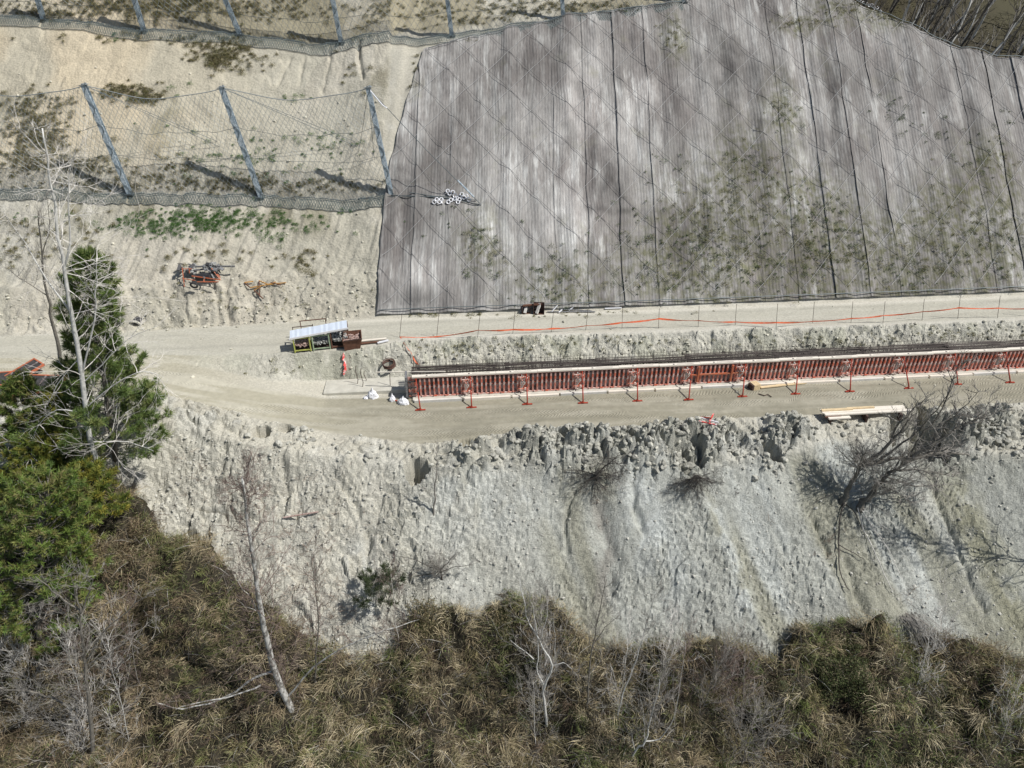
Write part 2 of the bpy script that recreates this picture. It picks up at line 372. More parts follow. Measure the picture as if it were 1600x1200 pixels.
def H(x, y, parts=False):
    x = np.asarray(x, float); y = np.asarray(y, float)
    berm, low, road, bank, up = zones(x, y)
    h = macro(x, y)
    # left part of lower slope rougher and humped, right part smooth scree with gullies
    L = sstep(6, -8, x)
    wx = x+.9*(fbm(x, y, 3, 3, 5)-.5); wy = y+.9*(fbm(x, y, 3, 3, 9)-.5)
    f1, f2, _ = worley(wx, wy, 1.0, 1); g1, g2, _ = worley(wx, wy, .42, 2); c = f2-f1; g = g2-g1
    clod = (sstep(0, .35, c)*.55+sstep(0, .4, g)*.3)-.5
    pl = plates(x, y)
    h = h+berm*(.70+1.5*(fbm(x, y, 1.8, 3, 21)-.5)+1.0*clod+1.3*pl+.5*(fbm(x, y, .3, 2, 22)-.5)+.22*(vnoise(x/.15, y/.12, 23)-.5))
    # buried pieces of slope
    patch = sstep(.42, .62, fbm(x, y, 4.5, 3, 31))
    rough = low*(L*(2.3*pl+.14*clod+.55*(fbm(x, y, 1.3, 3, 12)-.5)*.8+.5*(fbm(x, y, 5, 2, 14)-.5))*(.5+.5*patch)
                 + (1-L)*(.55*(fbm(x+.45*y, y*.28, 1.5, 4, 15)-.5)+.9*(fbm(x+.35*y, y*.2, 5, 2, 17)-.5)+.42*pl*patch+.06*pl))
    rough = rough*sstep(y*0+Yk(2, x)+.2, Yk(2, x)-2.5, y)+0
    h = h+rough+low*(.16*(fbm(x, y, .3, 3, 18)-.5)+(.05+.16*patch)*(vnoise(x/.13, y/.11, 19)-.5))
    h = h+road*(.10*(fbm(x, y*3, 2.5, 3, 41)-.5)+.03*(fbm(x, y, .3, 2, 42)-.5))
    bk2 = bank*(.30+.70*sstep(atz(470, 570, 1)[0], atz(640, 570, 1)[0], x))
    h = h+bk2*(1.1*pl+.12*clod+.5*(fbm(x, y, .8, 3, 43)-.5)+.12*(fbm(x, y, .25, 2, 44)-.5)+.12*(vnoise(x/.13, y/.11, 45)-.5))
    upl = up*sstep(XS+.4, XS-.2, x)
    d = y-Yk(7, x)
    cut = sstep(3.2, 2.4, d)
    rill = (fbm(x-.35*y, y*.12, .35, 3, 51)-.5)
    h = h+upl*(cut*(1.8*pl+.10*clod+.45*(fbm(x, y, .9, 3, 52)-.5))*sstep(0, .5, d)+(1-cut)*(.34*rill*sstep(14, 8, d)+.45*pl+.28*(fbm(x, y, 3, 3, 53)-.5)+.10*(fbm(x, y, .3, 3, 54)-.5)))
    upr = up*sstep(XS-.2, XS+.4, x)
    gul = fbm(x-.12*y, y*.06, 1.6, 3, 61)-.5
    h = h+upr*sstep(0, 2, d)*(.50*gul+.22*(fbm(x, y, 2.2, 3, 62)-.5))
    # the joint between bare and clad slope
    for P_, w_, dp in GULLY:
        if len(P_) < 2: continue
        lo = P_.min(0)-1.5; hi = P_.max(0)+1.5; m = (x > lo[0]) & (x < hi[0]) & (y > lo[1]) & (y < hi[1])
        if not m.any(): continue
        xs_ = x[m]+.25*(fbm(x[m], y[m], .5, 2, 72)-.5); ys_ = y[m]; dd = np.full(xs_.shape, 9.0)
        for i in range(len(P_)-1):
            a, b = P_[i], P_[i+1]; e = b-a; t = np.clip(((xs_-a[0])*e[0]+(ys_-a[1])*e[1])/(e@e), 0, 1); dd = np.minimum(dd, np.hypot(xs_-a[0]-t*e[0], ys_-a[1]-t*e[1]))
        h = h.copy(); h[m] = h[m]-dp*np.exp(-(dd/w_)**2)
    for cx, cy, r, dp in PITW:
        rr = np.hypot(x-cx, (y-cy)*1.25)/r*(1+1.3*(fbm(x, y, .7, 3, 71)-.5))
        h = h-dp*sstep(1.12, .72, rr)
    return h
def hit(px, py): return march(px, py, H)
def gz(x, y): return float(H(np.array([x]), np.array([y]))[0])

gx = np.unique(np.concatenate([np.linspace(-400, -50, 24), np.arange(-50, -39, .5), np.arange(-39, 39, .095), np.arange(39, 60, .4), np.linspace(60, 400, 24)]))
gy = np.unique(np.concatenate([np.linspace(-300, -40, 20), np.arange(-40, -20, .5), np.arange(-20, 9.5, .075), np.arange(9.5, 28, .14), np.arange(28, 60, .5), np.linspace(60, 420, 40)]))
X, Y = np.meshgrid(gx, gy)
Zt = H(X, Y)
berm, low, road, bank, up = zones(X, Y)
def mixc(c, c2, k): return c*(1-k[..., None])+np.array(c2)*k[..., None]
n1 = fbm(X, Y, 6, 4, 81); n2 = fbm(X, Y, 1.2, 4, 82); n3 = fbm(X, Y, 14, 3, 83)
f1, f2, idc = worley(X, Y, .55, 4)
C = np.zeros(X.shape+(3,))+np.array((.46, .435, .36))
C = mixc(C, (.42, .395, .325), sstep(.4, .62, n1)*.8)
C = mixc(C, (.55, .53, .46), sstep(.5, .68, n2)*.6)
leftw = sstep(5, -12, X)
lowr = low*(1-leftw)
C = C*(1-.02*low[..., None]); C = mixc(C, (.345, .355, .32), lowr*.85); C = mixc(C, (.46, .475, .44), lowr*sstep(.48, .64, fbm(X+.4*Y, Y*.25, 2.5, 4, 85))*.8)
C = mixc(C, (.27, .26, .19), lowr*sstep(.52, .66, fbm(X+.5*Y, Y*.3, 3, 3, 86))*.65)
C = mixc(C, (.50, .485, .415), low*leftw*.5); C = mixc(C, (.40, .34, .26), low*leftw*sstep(.5, .7, n1)*.5)
bm = np.clip(berm*1.8, 0, 1); C = mixc(C, (.34, .34, .295), bm*(.45+.4*(1-leftw))); C = mixc(C, (.46, .46, .42), bm*sstep(.5, .6, n2)*.5)
track = fbm(X*.25, (Y-np.interp(X, PL[4][:, 0], PL[4][:, 1]))*2.2, 1.0, 3, 87)
C = mixc(C, (.37, .345, .26), road*.9); C = mixc(C, (.47, .445, .36), road*sstep(.42, .62, track)*.8)
lowroad = road*(Y < Yk(4, X)+.3)*sstep(atz(380, 620, 1)[0], atz(640, 640, 0)[0], X)
C = mixc(C, (.27, .25, .19), lowroad*.8); C = mixc(C, (.38, .355, .28), lowroad*sstep(.45, .60, track)*.55)
uproad = road*(Y > Yk(6, X)-.1)
C = mixc(C, (.44, .425, .36), uproad*.7)
wn = sstep(.35, .6, fbm(X*.3, Y*2, 1.0, 3, 320))
for yc_, m_, cc in ((Yk(6, X)*.5+Yk(7, X)*.5, uproad, (.35, .335, .28)), (Yk(3, X)*.52+Yk(4, X)*.48, lowroad, (.22, .205, .155)), (Yk(3, X)*.25+Yk(4, X)*.75, lowroad, (.24, .22, .165))):
    for s_ in (-.95, .95): C = mixc(C, cc, .6*m_*wn*np.exp(-((Y-yc_-s_+.5*(fbm(X, X*0, 5, 2, 321)-.5))/.22)**2))
C = mixc(C, (.24, .225, .17), lowroad*sstep(.58, .68, fbm(X*.5, Y, 1.6, 4, 322))*.5)
C = mixc(C, (.58, .55, .47), np.exp(-((Y-Yk(7, X)+.25)/.28)**2)*.7*sstep(XS-4, XS, X))
C = mixc(C, (.55, .53, .47), np.exp(-((Y-Yk(6, X)-.1)/.25)**2)*.5*sstep(XS-1, XS+2, X))
C = mixc(C, (.50, .49, .42), bank*.6); C = mixc(C, (.33, .33, .25), bank*sstep(.5, .62, n2)*.55)
upl = up*sstep(XS+.3, XS-.3, X)
C = mixc(C, (.49, .45, .365), upl*.6*sstep(.3, .6, n3)); C = mixc(C, (.58, .49, .34), upl*sstep(7.5, 13, Y-Yk(7, X))*sstep(-14, -26, X)*.75)
C = mixc(C, (.43, .41, .33), upl*sstep(.5, .65, n1)*.6)
C = mixc(C, (.20, .18, .11), upl*sstep(.60, .72, fbm(X, Y, 3.2, 5, 88))*.55*sstep(4, 7, Y-Yk(7, X)))
over = up*sstep(-.3, 1.0, Y-Yr(X))*sstep(-34, -28, X)
C = mixc(C, (.27, .24, .16), np.clip(over*sstep(.45, .6, n1+.0*X)+over*.25, 0, 1)*.8)
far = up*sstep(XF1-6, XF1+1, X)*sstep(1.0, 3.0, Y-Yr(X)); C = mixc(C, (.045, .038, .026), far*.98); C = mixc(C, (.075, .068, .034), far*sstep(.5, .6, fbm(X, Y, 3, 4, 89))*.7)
wood = sstep(55, 75, np.abs(X)+0*Y)*.9+sstep(-24, -34, Y)*.9; C = mixc(C, (.10, .095, .055), np.clip(wood, 0, .95))
for pts, w_, cc, k in [([(1110, 780), (1125, 830), (1150, 890), (1165, 960)], .5, (.52, .54, .51), .75), ([(1000, 770), (1010, 830), (1040, 900)], 1.5, (.45, .47, .45), .6), ([(700, 770), (780, 790), (830, 760)], 1.4, (.50, .51, .47), .7), ([(1430, 740), (1470, 820), (1520, 920)], .6, (.47, .47, .42), .6), ([(560, 880), (575, 930)], .8, (.55, .56, .53), .6), ([(935, 790), (950, 860), (940, 930)], .5, (.21, .195, .17), .7), ([(1500, 770), (1540, 860), (1590, 960)], 1.2, (.27, .26, .17), .6), ([(1560, 650), (1590, 700)], 1.5, (.25, .25, .2), .5), ([(1270, 690), (1380, 690)], .8, (.46, .47, .44), .6)]:
    P2_ = [march(a, b, macro)[:2] for a, b in pts]; dd = np.full(X.shape, 99.0)
    for i in range(len(P2_)-1):
        a, b = P2_[i], P2_[i+1]; e = b-a; t = np.clip(((X-a[0])*e[0]+(Y-a[1])*e[1])/(e@e), 0, 1); dd = np.minimum(dd, np.hypot(X-a[0]-t*e[0], Y-a[1]-t*e[1]))
    C = mixc(C, cc, k*np.exp(-(dd/w_)**2)*sstep(.3, .6, fbm(X, Y, .7, 4, 310))*low)
spk = vnoise(X/.12, Y/.1, 301); C = C*(1+(.34*(spk-.5)*np.clip(low+bank+bm, 0, 1))[..., None])
amp = np.clip(.25+.9*low+.9*bank+.8*bm+.75*upl*1.0, 0, 1)*(1-.75*road)
ny, nx = X.shape
idx = np.arange(nx*ny).reshape(ny, nx)
Q = np.stack([idx[:-1, :-1], idx[:-1, 1:], idx[1:, 1:], idx[1:, :-1]], -1).reshape(-1, 4)
xc = (X[:-1, :-1]+X[1:, 1:])/2; yc = (Y[:-1, :-1]+Y[1:, 1:])/2
reg = np.zeros(xc.shape, int)
reg[(yc > Yk(3, xc)) & (yc < Yk(4, xc)+.2)] = 1
reg[(yc > Yk(4, xc)+.2) & (yc < Yk(6, xc))] = 2
reg[(yc > Yk(6, xc)) & (yc < Yk(7, xc))] = 3
reg[yc >= Yk(7, xc)] = 4
reg = reg.ravel()
V = np.stack([X, Y, Zt], -1).reshape(-1, 3); CC = C.reshape(-1, 3); AA = amp.reshape(-1)
for k, nm in enumerate(['lower_slope', 'lower_road', 'trench_bank', 'upper_road', 'hillside']):
    q = Q[reg == k]; u, inv = np.unique(q, return_inverse=True)
    o = mesh_np(nm, V[u], inv.reshape(-1, 4), M[{'lower_slope': 'gravel', 'lower_road': 'track'}.get(nm, 'soil')], col=CC[u], smooth=nm not in ('lower_slope', 'trench_bank'))
    a = o.data.color_attributes['Col']; c = np.empty(len(u)*4, np.float32); a.data.foreach_get('color', c); c = c.reshape(-1, 4); c[:, 3] = AA[u]
    a.data.foreach_set('color', c.ravel()); o['kind'] = 'structure'

def Hg(x, y):
    """height read back from the built ground grid"""
    x = np.asarray(x, float); y = np.asarray(y, float)
    i = np.clip(np.searchsorted(gx, x)-1, 0, len(gx)-2); j = np.clip(np.searchsorted(gy, y)-1, 0, len(gy)-2)
    u = np.clip((x-gx[i])/(gx[i+1]-gx[i]), 0, 1); v = np.clip((y-gy[j])/(gy[j+1]-gy[j]), 0, 1)
    return (Zt[j, i]*(1-u)+Zt[j, i+1]*u)*(1-v)+(Zt[j+1, i]*(1-u)+Zt[j+1, i+1]*u)*v
def gz(x, y): return float(Hg(x, y))
def hit(px, py): return march(px, py, Hg)
print('terrain done')

# ------------------------------------------------------------------ erosion mat in strips
def matmat():
    m, n, l, b = newmat('erosion_mat'); b.inputs['Roughness'].default_value = .95; b.inputs['Specular IOR Level'].default_value = .1
    tc = n.new('ShaderNodeTexCoord'); a = n.new('ShaderNodeAttribute'); a.attribute_name = 'Col'
    sx = n.new('ShaderNodeSeparateColor'); l.new(a.outputs['Color'], sx.inputs[0])   # r = across, g = tint, b = along
    def noise(scale, stretch, det=5):
        mp = n.new('ShaderNodeMapping'); mp.inputs['Scale'].default_value = stretch; l.new(tc.outputs['Object'], mp.inputs[0])
        t = n.new('ShaderNodeTexNoise'); t.inputs['Scale'].default_value = scale; t.inputs['Detail'].default_value = det; t.inputs['Roughness'].default_value = .65
        l.new(mp.outputs[0], t.inputs[0]); return t.outputs[0]
    def ramp(src, p0, c0, p1, c1):
        r = n.new('ShaderNodeValToRGB'); r.color_ramp.elements[0].position = p0; r.color_ramp.elements[1].position = p1
        r.color_ramp.elements[0].color = (*c0, 1); r.color_ramp.elements[1].color = (*c1, 1); l.new(src, r.inputs[0]); return r.outputs[0]
    def mix(f, a1, b1, mode='MIX'):
        x = n.new('ShaderNodeMix'); x.data_type = 'RGBA'; x.blend_type = mode
        if isinstance(f, float): x.inputs[0].default_value = f
        else: l.new(f, x.inputs[0])
        for i, s in ((6, a1), (7, b1)):
            if isinstance(s, tuple): x.inputs[i].default_value = (*s, 1)
            else: l.new(s, x.inputs[i])
        return x.outputs[2]
    base = ramp(noise(.22, (1, .6, .6)), .38, (.182, .167, .156), .62, (.305, .294, .276))
    dust = ramp(noise(1.3, (1.5, .25, .25), 9), .48, (0, 0, 0), .66, (1, 1, 1))
    big = ramp(noise(.16, (1, 1, 1), 3), .40, (.06, .06, .06), .60, (1, 1, 1))
    dm = mix(1.0, dust, big, 'MULTIPLY')
    c = mix(dm, base, (.47, .465, .44))
    stain = ramp(noise(.5, (1, .55, .55), 6), .58, (0, 0, 0), .74, (.75, .75, .75))
    c = mix(stain, c, (.11, .102, .099))
    olive = ramp(noise(.35, (1, .8, .8), 6), .60, (0, 0, 0), .75, (.55, .55, .55))
    c = mix(olive, c, (.21, .205, .145))
    mo = n.new('ShaderNodeMath'); mo.operation = 'MULTIPLY'; l.new(sx.outputs[2], mo.inputs[0]); l.new(ramp(noise(2.2, (1, .8, .8), 8), .40, (0, 0, 0), .62, (1, 1, 1)), mo.inputs[1])
    c = mix(mo.outputs[0], c, (.125, .125, .07))
    # stitched lines every 0.21 m across the roll, wavering
    ad = n.new('ShaderNodeMath'); ad.operation = 'MULTIPLY_ADD'; l.new(noise(1.2, (1, .3, .3), 3), ad.inputs[0]); ad.inputs[1].default_value = .03; l.new(sx.outputs[0], ad.inputs[2])
    mu = n.new('ShaderNodeMath'); mu.operation = 'MULTIPLY'; l.new(ad.outputs[0], mu.inputs[0]); mu.inputs[1].default_value = 12
    fr = n.new('ShaderNodeMath'); fr.operation = 'FRACT'; l.new(mu.outputs[0], fr.inputs[0])
    pp = n.new('ShaderNodeMath'); pp.operation = 'PINGPONG'; l.new(fr.outputs[0], pp.inputs[0]); pp.inputs[1].default_value = .5
    ln = ramp(pp.outputs[0], .0, (1, 1, 1), .12, (0, 0, 0))
    brk = ramp(noise(1.4, (2.2, .3, .3), 5), .40, (0, 0, 0), .72, (.5, .5, .5))
    c = mix(mix(1.0, ln, brk, 'MULTIPLY'), c, (.10, .095, .10))
    fine = ramp(noise(6, (2.5, .35, .35), 8), .3, (.78, .78, .78), .7, (1.2, 1.2, 1.2)); c = mix(1.0, c, fine, 'MULTIPLY')
    tn = n.new('ShaderNodeMapRange'); tn.inputs[3].default_value = .45; tn.inputs[4].default_value = 1.55; l.new(sx.outputs[1], tn.inputs[0])
    vm = n.new('ShaderNodeVectorMath'); vm.operation = 'SCALE'; l.new(c, vm.inputs[0]); l.new(tn.outputs[0], vm.inputs['Scale'])
    l.new(vm.outputs[0], b.inputs['Base Color'])
    bp = n.new('ShaderNodeBump'); bp.inputs['Distance'].default_value = .09; bp.inputs['Strength'].default_value = .8
    h = mix(.45, noise(3.5, (2.5, .4, .4), 6), pp.outputs[0])
    l.new(h, bp.inputs['Height']); l.new(bp.outputs[0], b.inputs['Normal'])
    return m
M['mat'] = matmat()
LB = np.array([march(px, py, macro) for px, py in [(590, 490), (594, 400), (600, 330), (612, 250), (628, 190), (648, 120), (662, 82), (680, 40)]])
MOSS = [(*march(a, b, macro)[:2], rx/21, ry/14) for a, b, rx, ry in [(1140, 370, 120, 60), (1290, 400, 100, 50), (1165, 280, 40, 50), (1540, 385, 90, 60), (1550, 270, 40, 30), (1410, 410, 70, 35), (1080, 430, 110, 30), (1052, 60, 22, 26), (870, 450, 70, 24), (750, 385, 34, 24), (1240, 42, 36, 10), (1385, 30, 40, 14), (1300, 22, 50, 16), (1225, 175, 30, 34), (1480, 350, 50, 30), (1270, 330, 50, 30)]]
TON = [(*march(a, b, macro)[:2], rx/21, ry/14, k) for a, b, rx, ry, k in [(920, 140, 34, 60, .38), (880, 235, 26, 70, .34), (1005, 140, 26, 16, .36), (700, 150, 14, 40, .2), (665, 430, 34, 18, .3), (900, 350, 60, 20, .26), (1005, 385, 12, 40, .36), (1165, 425, 20, 14, .4), (1120, 405, 20, 14, .3), (780, 300, 22, 50, .2), (1255, 230, 30, 90, .16), (640, 180, 12, 30, .22), (955, 291, 20, 16, -.36), (925, 245, 22, 10, -.22), (640, 467, 40, 9, -.36), (865, 170, 24, 70, -.16), (1150, 90, 60, 30, -.16), (720, 200, 60, 60, -.12), (1130, 140, 30, 40, -.18), (800, 130, 40, 50, -.12), (690, 350, 60, 50, -.10), (1380, 130, 90, 20, -.12), (960, 330, 90, 3, -.2), (1515, 160, 20, 60, -.14), (1300, 150, 14, 90, -.12), (1560, 120, 30, 50, -.12)]]
def tonal(x, y, o):
    v = .5+o+.5*(fbm(x, y*.6, 2.2, 4, 330)-.5)+.28*(fbm(x, y*.25, .6, 3, 331)-.5)
    q = .25+1.5*sstep(.32, .62, fbm(x, y*.5, .9, 4, 332))
    for a, b, rx, ry, k in TON: v = v+k*q*np.exp(-((x-a)/rx)**2-((y-b)/ry)**2)
    return np.clip(v, 0, 1.2)
def moss(x, y):
    v = 0
    for a, b, rx, ry in MOSS: v = v+np.exp(-((x-a)/rx)**2-((y-b)/ry)**2)
    return np.clip(v*1.1-.05, 0, .85)
def xleft(y): return np.interp(y, LB[:, 1], LB[:, 0])
matroot = thing('erosion_mat', 'grey geotextile erosion mat of vertical rolls cladding the right-hand slope above the road', 'erosion mat')
xe = XS-.1; si = 0; WST = 2.55
XEND = 49
while xe < XEND:
    wd = WST*(.94+.12*RR.random()); na = 16; nb = 190
    u = np.linspace(0, 1, na+1); t = np.linspace(0, 1, nb+1)
    U, T = np.meshgrid(u, t)
    sh = xe+wd*.5
    xx = xe+U*(wd+.16)
    y0 = Yk(7, xx)+.2; y1 = Yr(xx)+.25
    yy = y0+(y1-y0)*T
    wav = (fbm(yy*.5, si*5.0+0*yy, 1.2, 3, 91)-.5)*.35
    xx = xx+wav*(.3+.7*(U < .5))
    xx = np.maximum(xx, xleft(yy)+.04*np.sin(yy*3))
    lip = np.exp(-((U)/(.03+.03*RR.random()))**2)*(.01+(.02+.09*RR.random())*np.clip(fbm(yy, yy*0+si*7.7, 1.8, 3, 93)-.25, 0, 1))
    wr = .05*np.sin(U*wd*2.6+si)+.16*(fbm(xx*1.5, yy*.22, .6, 3, 94)-.5)
    zz = H(xx, yy)
    # lift the roll clear of the ground and drape it
    V3 = np.stack([xx, yy-.10-lip*.6-wr*.5, zz+.12+lip+wr], -1)
    gyv = (zz < -50)
    id2 = np.arange((na+1)*(nb+1)).reshape(nb+1, na+1)
    q = np.stack([id2[:-1, :-1], id2[:-1, 1:], id2[1:, 1:], id2[1:, :-1]], -1)
    wdt = (xx[:-1, 1:]-xx[:-1, :-1])+(xx[1:, 1:]-xx[1:, :-1]); q = q[wdt > .02].reshape(-1, 4)
    if len(q) > 20:
        u_, inv = np.unique(q, return_inverse=True)
        cl = np.stack([U*1.0, tonal(xx, yy, RR.uniform(-.05, .05)), moss(xx, yy)], -1).reshape(-1, 3)
        mesh_np('mat_strip', V3.reshape(-1, 3)[u_], inv.reshape(-1, 4), M['mat'], matroot, col=cl[u_], smooth=True)
    xe += wd; si += 1

# ------------------------------------------------------------------ cable grid lying on the mat
net = thing('slope_cable_net', 'crossing steel cables pinned in a diamond grid over the grey mat', 'cable net')
def okmat(x, y): return (y > Yk(7, x)+.5) & (y < Yr(x)+.2) & (x > xleft(y)) & (x < XEND)
def surf(x, y): return H(x, y)
def cable_world(p0, dx, dy, mat, r, step=.35, lift=.26):
    n_ = int(60/step); t = np.arange(n_)*step
    x = p0[0]+dx*t; y = p0[1]+dy*t; ok = okmat(x, y)
    if ok.sum() < 6: return
    i = np.where(ok)[0]; i = i[:np.argmax(np.diff(np.append(i, 10**9)) > 1)+1]
    x = x[i]; y = y[i]; z = H(x, y)
    z = np.maximum(z, (np.convolve(np.pad(z, 4, 'edge'), np.ones(9)/9, 'valid')))+lift
    yy = y-.12
    MB().tube(np.stack([x, yy, z], -1), r, 4, False).build('cable', mat, net)
sp = 3.05
for k in range(-14, 26):
    y0 = 5.5; x0 = XS+k*sp*1.0
    cable_world((x0, y0), .74, .67, M['cable_l'], .0115)
for k in range(-2, 44):
    y0 = 5.5; x0 = XS+k*sp*1.15
    cable_world((x0, y0), -.80, .60, M['cable_d'], .012, lift=.24)
xs = np.arange(XS+.2, XEND, .5); ys = Yk(7, xs)+.3
MB().tube(np.stack([xs, ys-.1, H(xs, ys)+.33], -1), .03, 4, False).build('edge_cable', M['wire_dark'], net)
xs = np.arange(XS+3, XEND-3, .5); ys = Yr(xs)-.1
MB().tube(np.stack([xs, ys-.1, H(xs, ys)+.33], -1), .025, 4, False).build('edge_cable', M['wire_dark'], net)
print('mat done')
# ------------------------------------------------------------------ scattered soil clods and stones
def ico(sub):
    bm = bmesh.new(); bmesh.ops.create_icosphere(bm, subdivisions=sub, radius=1)
    v = np.array([q.co[:] for q in bm.verts]); f = np.array([[q.index for q in p.verts] for p in bm.faces]); bm.free(); return v, f
ICO = {1: ico(1), 2: ico(2)}
def clods(name, P, S, C, sub=1, flat=.7, label=None, cat=None, kind='stuff', rough=.5):
    v0, f0 = ICO[sub]; n = len(P)
    var = []
    for k in range(12):
        d = 1+rough*(np.array([mnoise.noise(Vector(q)*1.1+Vector((k*9.1, 0, 0))) for q in v0]))*1.3
        vv = v0*d[:, None]*np.array([1, .6+.5*rng.random(), flat]); var.append(vv)
    var = np.array(var); A = rng.random(n)*6.283; ki = rng.integers(0, 12, n)
    vv = var[ki]; ca, sa = np.cos(A)[:, None], np.sin(A)[:, None]
    x = vv[..., 0]*ca-vv[..., 1]*sa; y = vv[..., 0]*sa+vv[..., 1]*ca
    V = np.stack([x, y, vv[..., 2]], -1)*S[:, None, None]+P[:, None, :]
    F = (f0[None]+np.arange(n)[:, None, None]*len(v0)).reshape(-1, 3)
    cc = np.repeat(C, len(v0), 0)
    o = mesh_np(name, V.reshape(-1, 3), F, M['clod'], col=cc)
    a = o.data.color_attributes['Col']
    tag(o, label, cat, kind=kind); return o
def scatter(n, fn, xr, yr):
    x = rng.uniform(*xr, n); y = rng.uniform(*yr, n); p = fn(x, y); k = rng.random(n) < p
    return x[k], y[k]
def soilcol(n, base, var=.12):
    return np.array(base)[None]*(1+var*(rng.random((n, 1))*2-1))
# berm clods
def fb(x, y):
    b, low, road, bank, up = zones(x, y); return np.clip(b*1.4, 0, 1)*(.12+.88*sstep(.40, .60, fbm(x, y, 1.1, 3, 26)))
x, y = scatter(26000, fb, (-16, 34), (-8, 1)); s = .02+.19*rng.random(len(x))**4
clods('spoil_clods', np.stack([x, y, H(x, y)+s*.25], -1), s, soilcol(len(x), (.40, .39, .335), .25), 1, .8, 'broken grey clods heaped along the outer edge of the lower track', 'soil clods')
k = rng.random(len(x)) < .02; xb, yb = x[k], y[k]; s = .12+.16*rng.random(len(xb))
clods('spoil_lumps', np.stack([xb, yb, H(xb, yb)+s*.05], -1), s, soilcol(len(xb), (.39, .38, .33), .2), 2, .8, 'larger lumps of dug grey soil lying in the spoil heap', 'soil clods')
def fl(x, y):
    b, low, road, bank, up = zones(x, y); L = sstep(8, -6, x)
    return low*(.16+.84*sstep(.42, .62, fbm(x, y, 2.5, 4, 31))*(.35+.65*L))
x, y = scatter(80000, fl, (-30, 36), (-21, -4)); s = .018+.09*rng.random(len(x))**9
clods('slope_rubble', np.stack([x, y, H(x, y)+s*.2], -1), s, soilcol(len(x), (.43, .42, .37), .3), 1, .75, 'loose stones and crumbs strewn down the eroded lower slope', 'rubble')
def fbk(x, y):
    b, low, road, bank, up = zones(x, y); return np.clip(bank*.45*(.15+.85*sstep(atz(450, 570, 1)[0], atz(640, 570, 1)[0], x))+up*sstep(XS+.2, XS-.4, x)*(.03+.5*sstep(3.2, 1.5, y-Yk(7, x)))+road*.012, 0, 1)
x, y = scatter(60000, fbk, (-38, 38), (-2, 20)); s = .02+.12*rng.random(len(x))**4
clods('bank_rubble', np.stack([x, y, H(x, y)+s*.2], -1), s, soilcol(len(x), (.47, .45, .37), .3), 1, .75, 'small stones and crumbs fallen on the cut banks beside the tracks', 'rubble')
# scarps: dark cracks where crusts have slipped
print('clods done')

# ------------------------------------------------------------------ formwork wall
A = atz(645, 622, 0); B = atz(1600, 576, 0); WU = (B-A); LW = np.hypot(WU[0], WU[1]); YAW = math.atan2(WU[1], WU[0]); _j0 = (atz(730, 617, 0)-A)[0]/WU[0]*LW; _j1 = (atz(1552, 578, 0)-A)[0]/WU[0]*LW; P = (_j1-_j0)/10
CU, SU = math.cos(YAW), math.sin(YAW)
def wl(u, v, z): return Vector((A[0]+CU*u-SU*v, A[1]+SU*u+CU*v, z))   # wall coordinates: along, behind, up
def wthing(name, label, cat, u, v, z, group=None, rz=0): return thing(name, label, cat, wl(u, v, z), YAW+rz, group)
UL = -(atz(645, 622, 0)[0]-atz(512, 606, 0)[0])
# footing
mb = MB(); mb.box((0, 0, 0), (1, 1, 1)); mb = MB()
FT = thing('concrete_footing', 'pale concrete footing slab running under the formwork, its bare end left of the wall', 'footing', wl(0, 0, 0), YAW)
mb.box(((UL-.34)/2, 1.4, .0), (-UL-.34, 1.6, .62)); mb.build('slab_end', M['conc'], FT, bevel=.05)
mb = MB(); mb.box((24, .56, -.09), (48, 1.88, .40)); mb.build('slab', M['conc'], FT, bevel=.02)
for i in range(15):
    mb = MB(); mb.box((i*3.05+1.6+.02*i, -.5-.03*(i % 3), .05), (2.95, .16, .22)); mb.build('edge_board', M['timber'] if i % 3 else M['conc_w'], FT)
tk = tag(MB().box((0, 0, 0), (1.2, .5, .3)).build('x', M['rust']), kind=None); bpy.data.objects.remove(tk)
# prototypes
FH = 1.42; PW = P-.62; Z0 = .12
rib = MB(); rib.box((0, -.055, 0), (.055, .11, FH-.16)).box((.045, -.10, 0), (.05, .02, FH-.16)); rme = rib.build('rib', M['redp']); ribme = rme.data; bpy.data.objects.remove(rme)
ORD = ['first', 'second', 'third', 'fourth', 'fifth', 'sixth', 'seventh', 'eighth', 'ninth', 'tenth', 'eleventh', 'twelfth']
NP = 12
U0 = _j0-PW-.3
def addo(name, me, parent, loc):
    o = bpy.data.objects.new(name, me); COL.objects.link(o); o.parent = parent; o.location = loc; return o
def panel(u, label, wdt):
    t = wthing('formwork_panel', label, 'formwork panel', u, 0, Z0, 'steel formwork panels of the wall')
    MB().box((wdt/2, .03, FH/2), (wdt, .03, FH)).build('plywood', M['ply'], t)
    MB().box((wdt/2, -.05, .04), (wdt, .13, .07)).build('bottom_rail', M['redp'], t)
    MB().box((wdt/2, -.05, FH-.03), (wdt, .13, .06)).build('top_rail', M['red'], t)
    n = max(2, int(round(wdt/.285)))
    for k in range(n+1):
        o = addo('rib', ribme, t, (.03+k*(wdt-.08)/n, .012+.0*k, FH/2)); o.rotation_euler.z = RR.uniform(-.1, .1)
    MB().box((wdt/2, -.035, FH*.5), (wdt-.05, .04, .05)).build('cross_rail', M['red'], t)
    c = MB()
    for kk in range(4): c.box(((kk+.5)*wdt/4, -.13, -.02), (.04, .03, .22))
    o = c.build('tie_pins', M['rust_d'], t); o['kind'] = 'stuff'
    return t
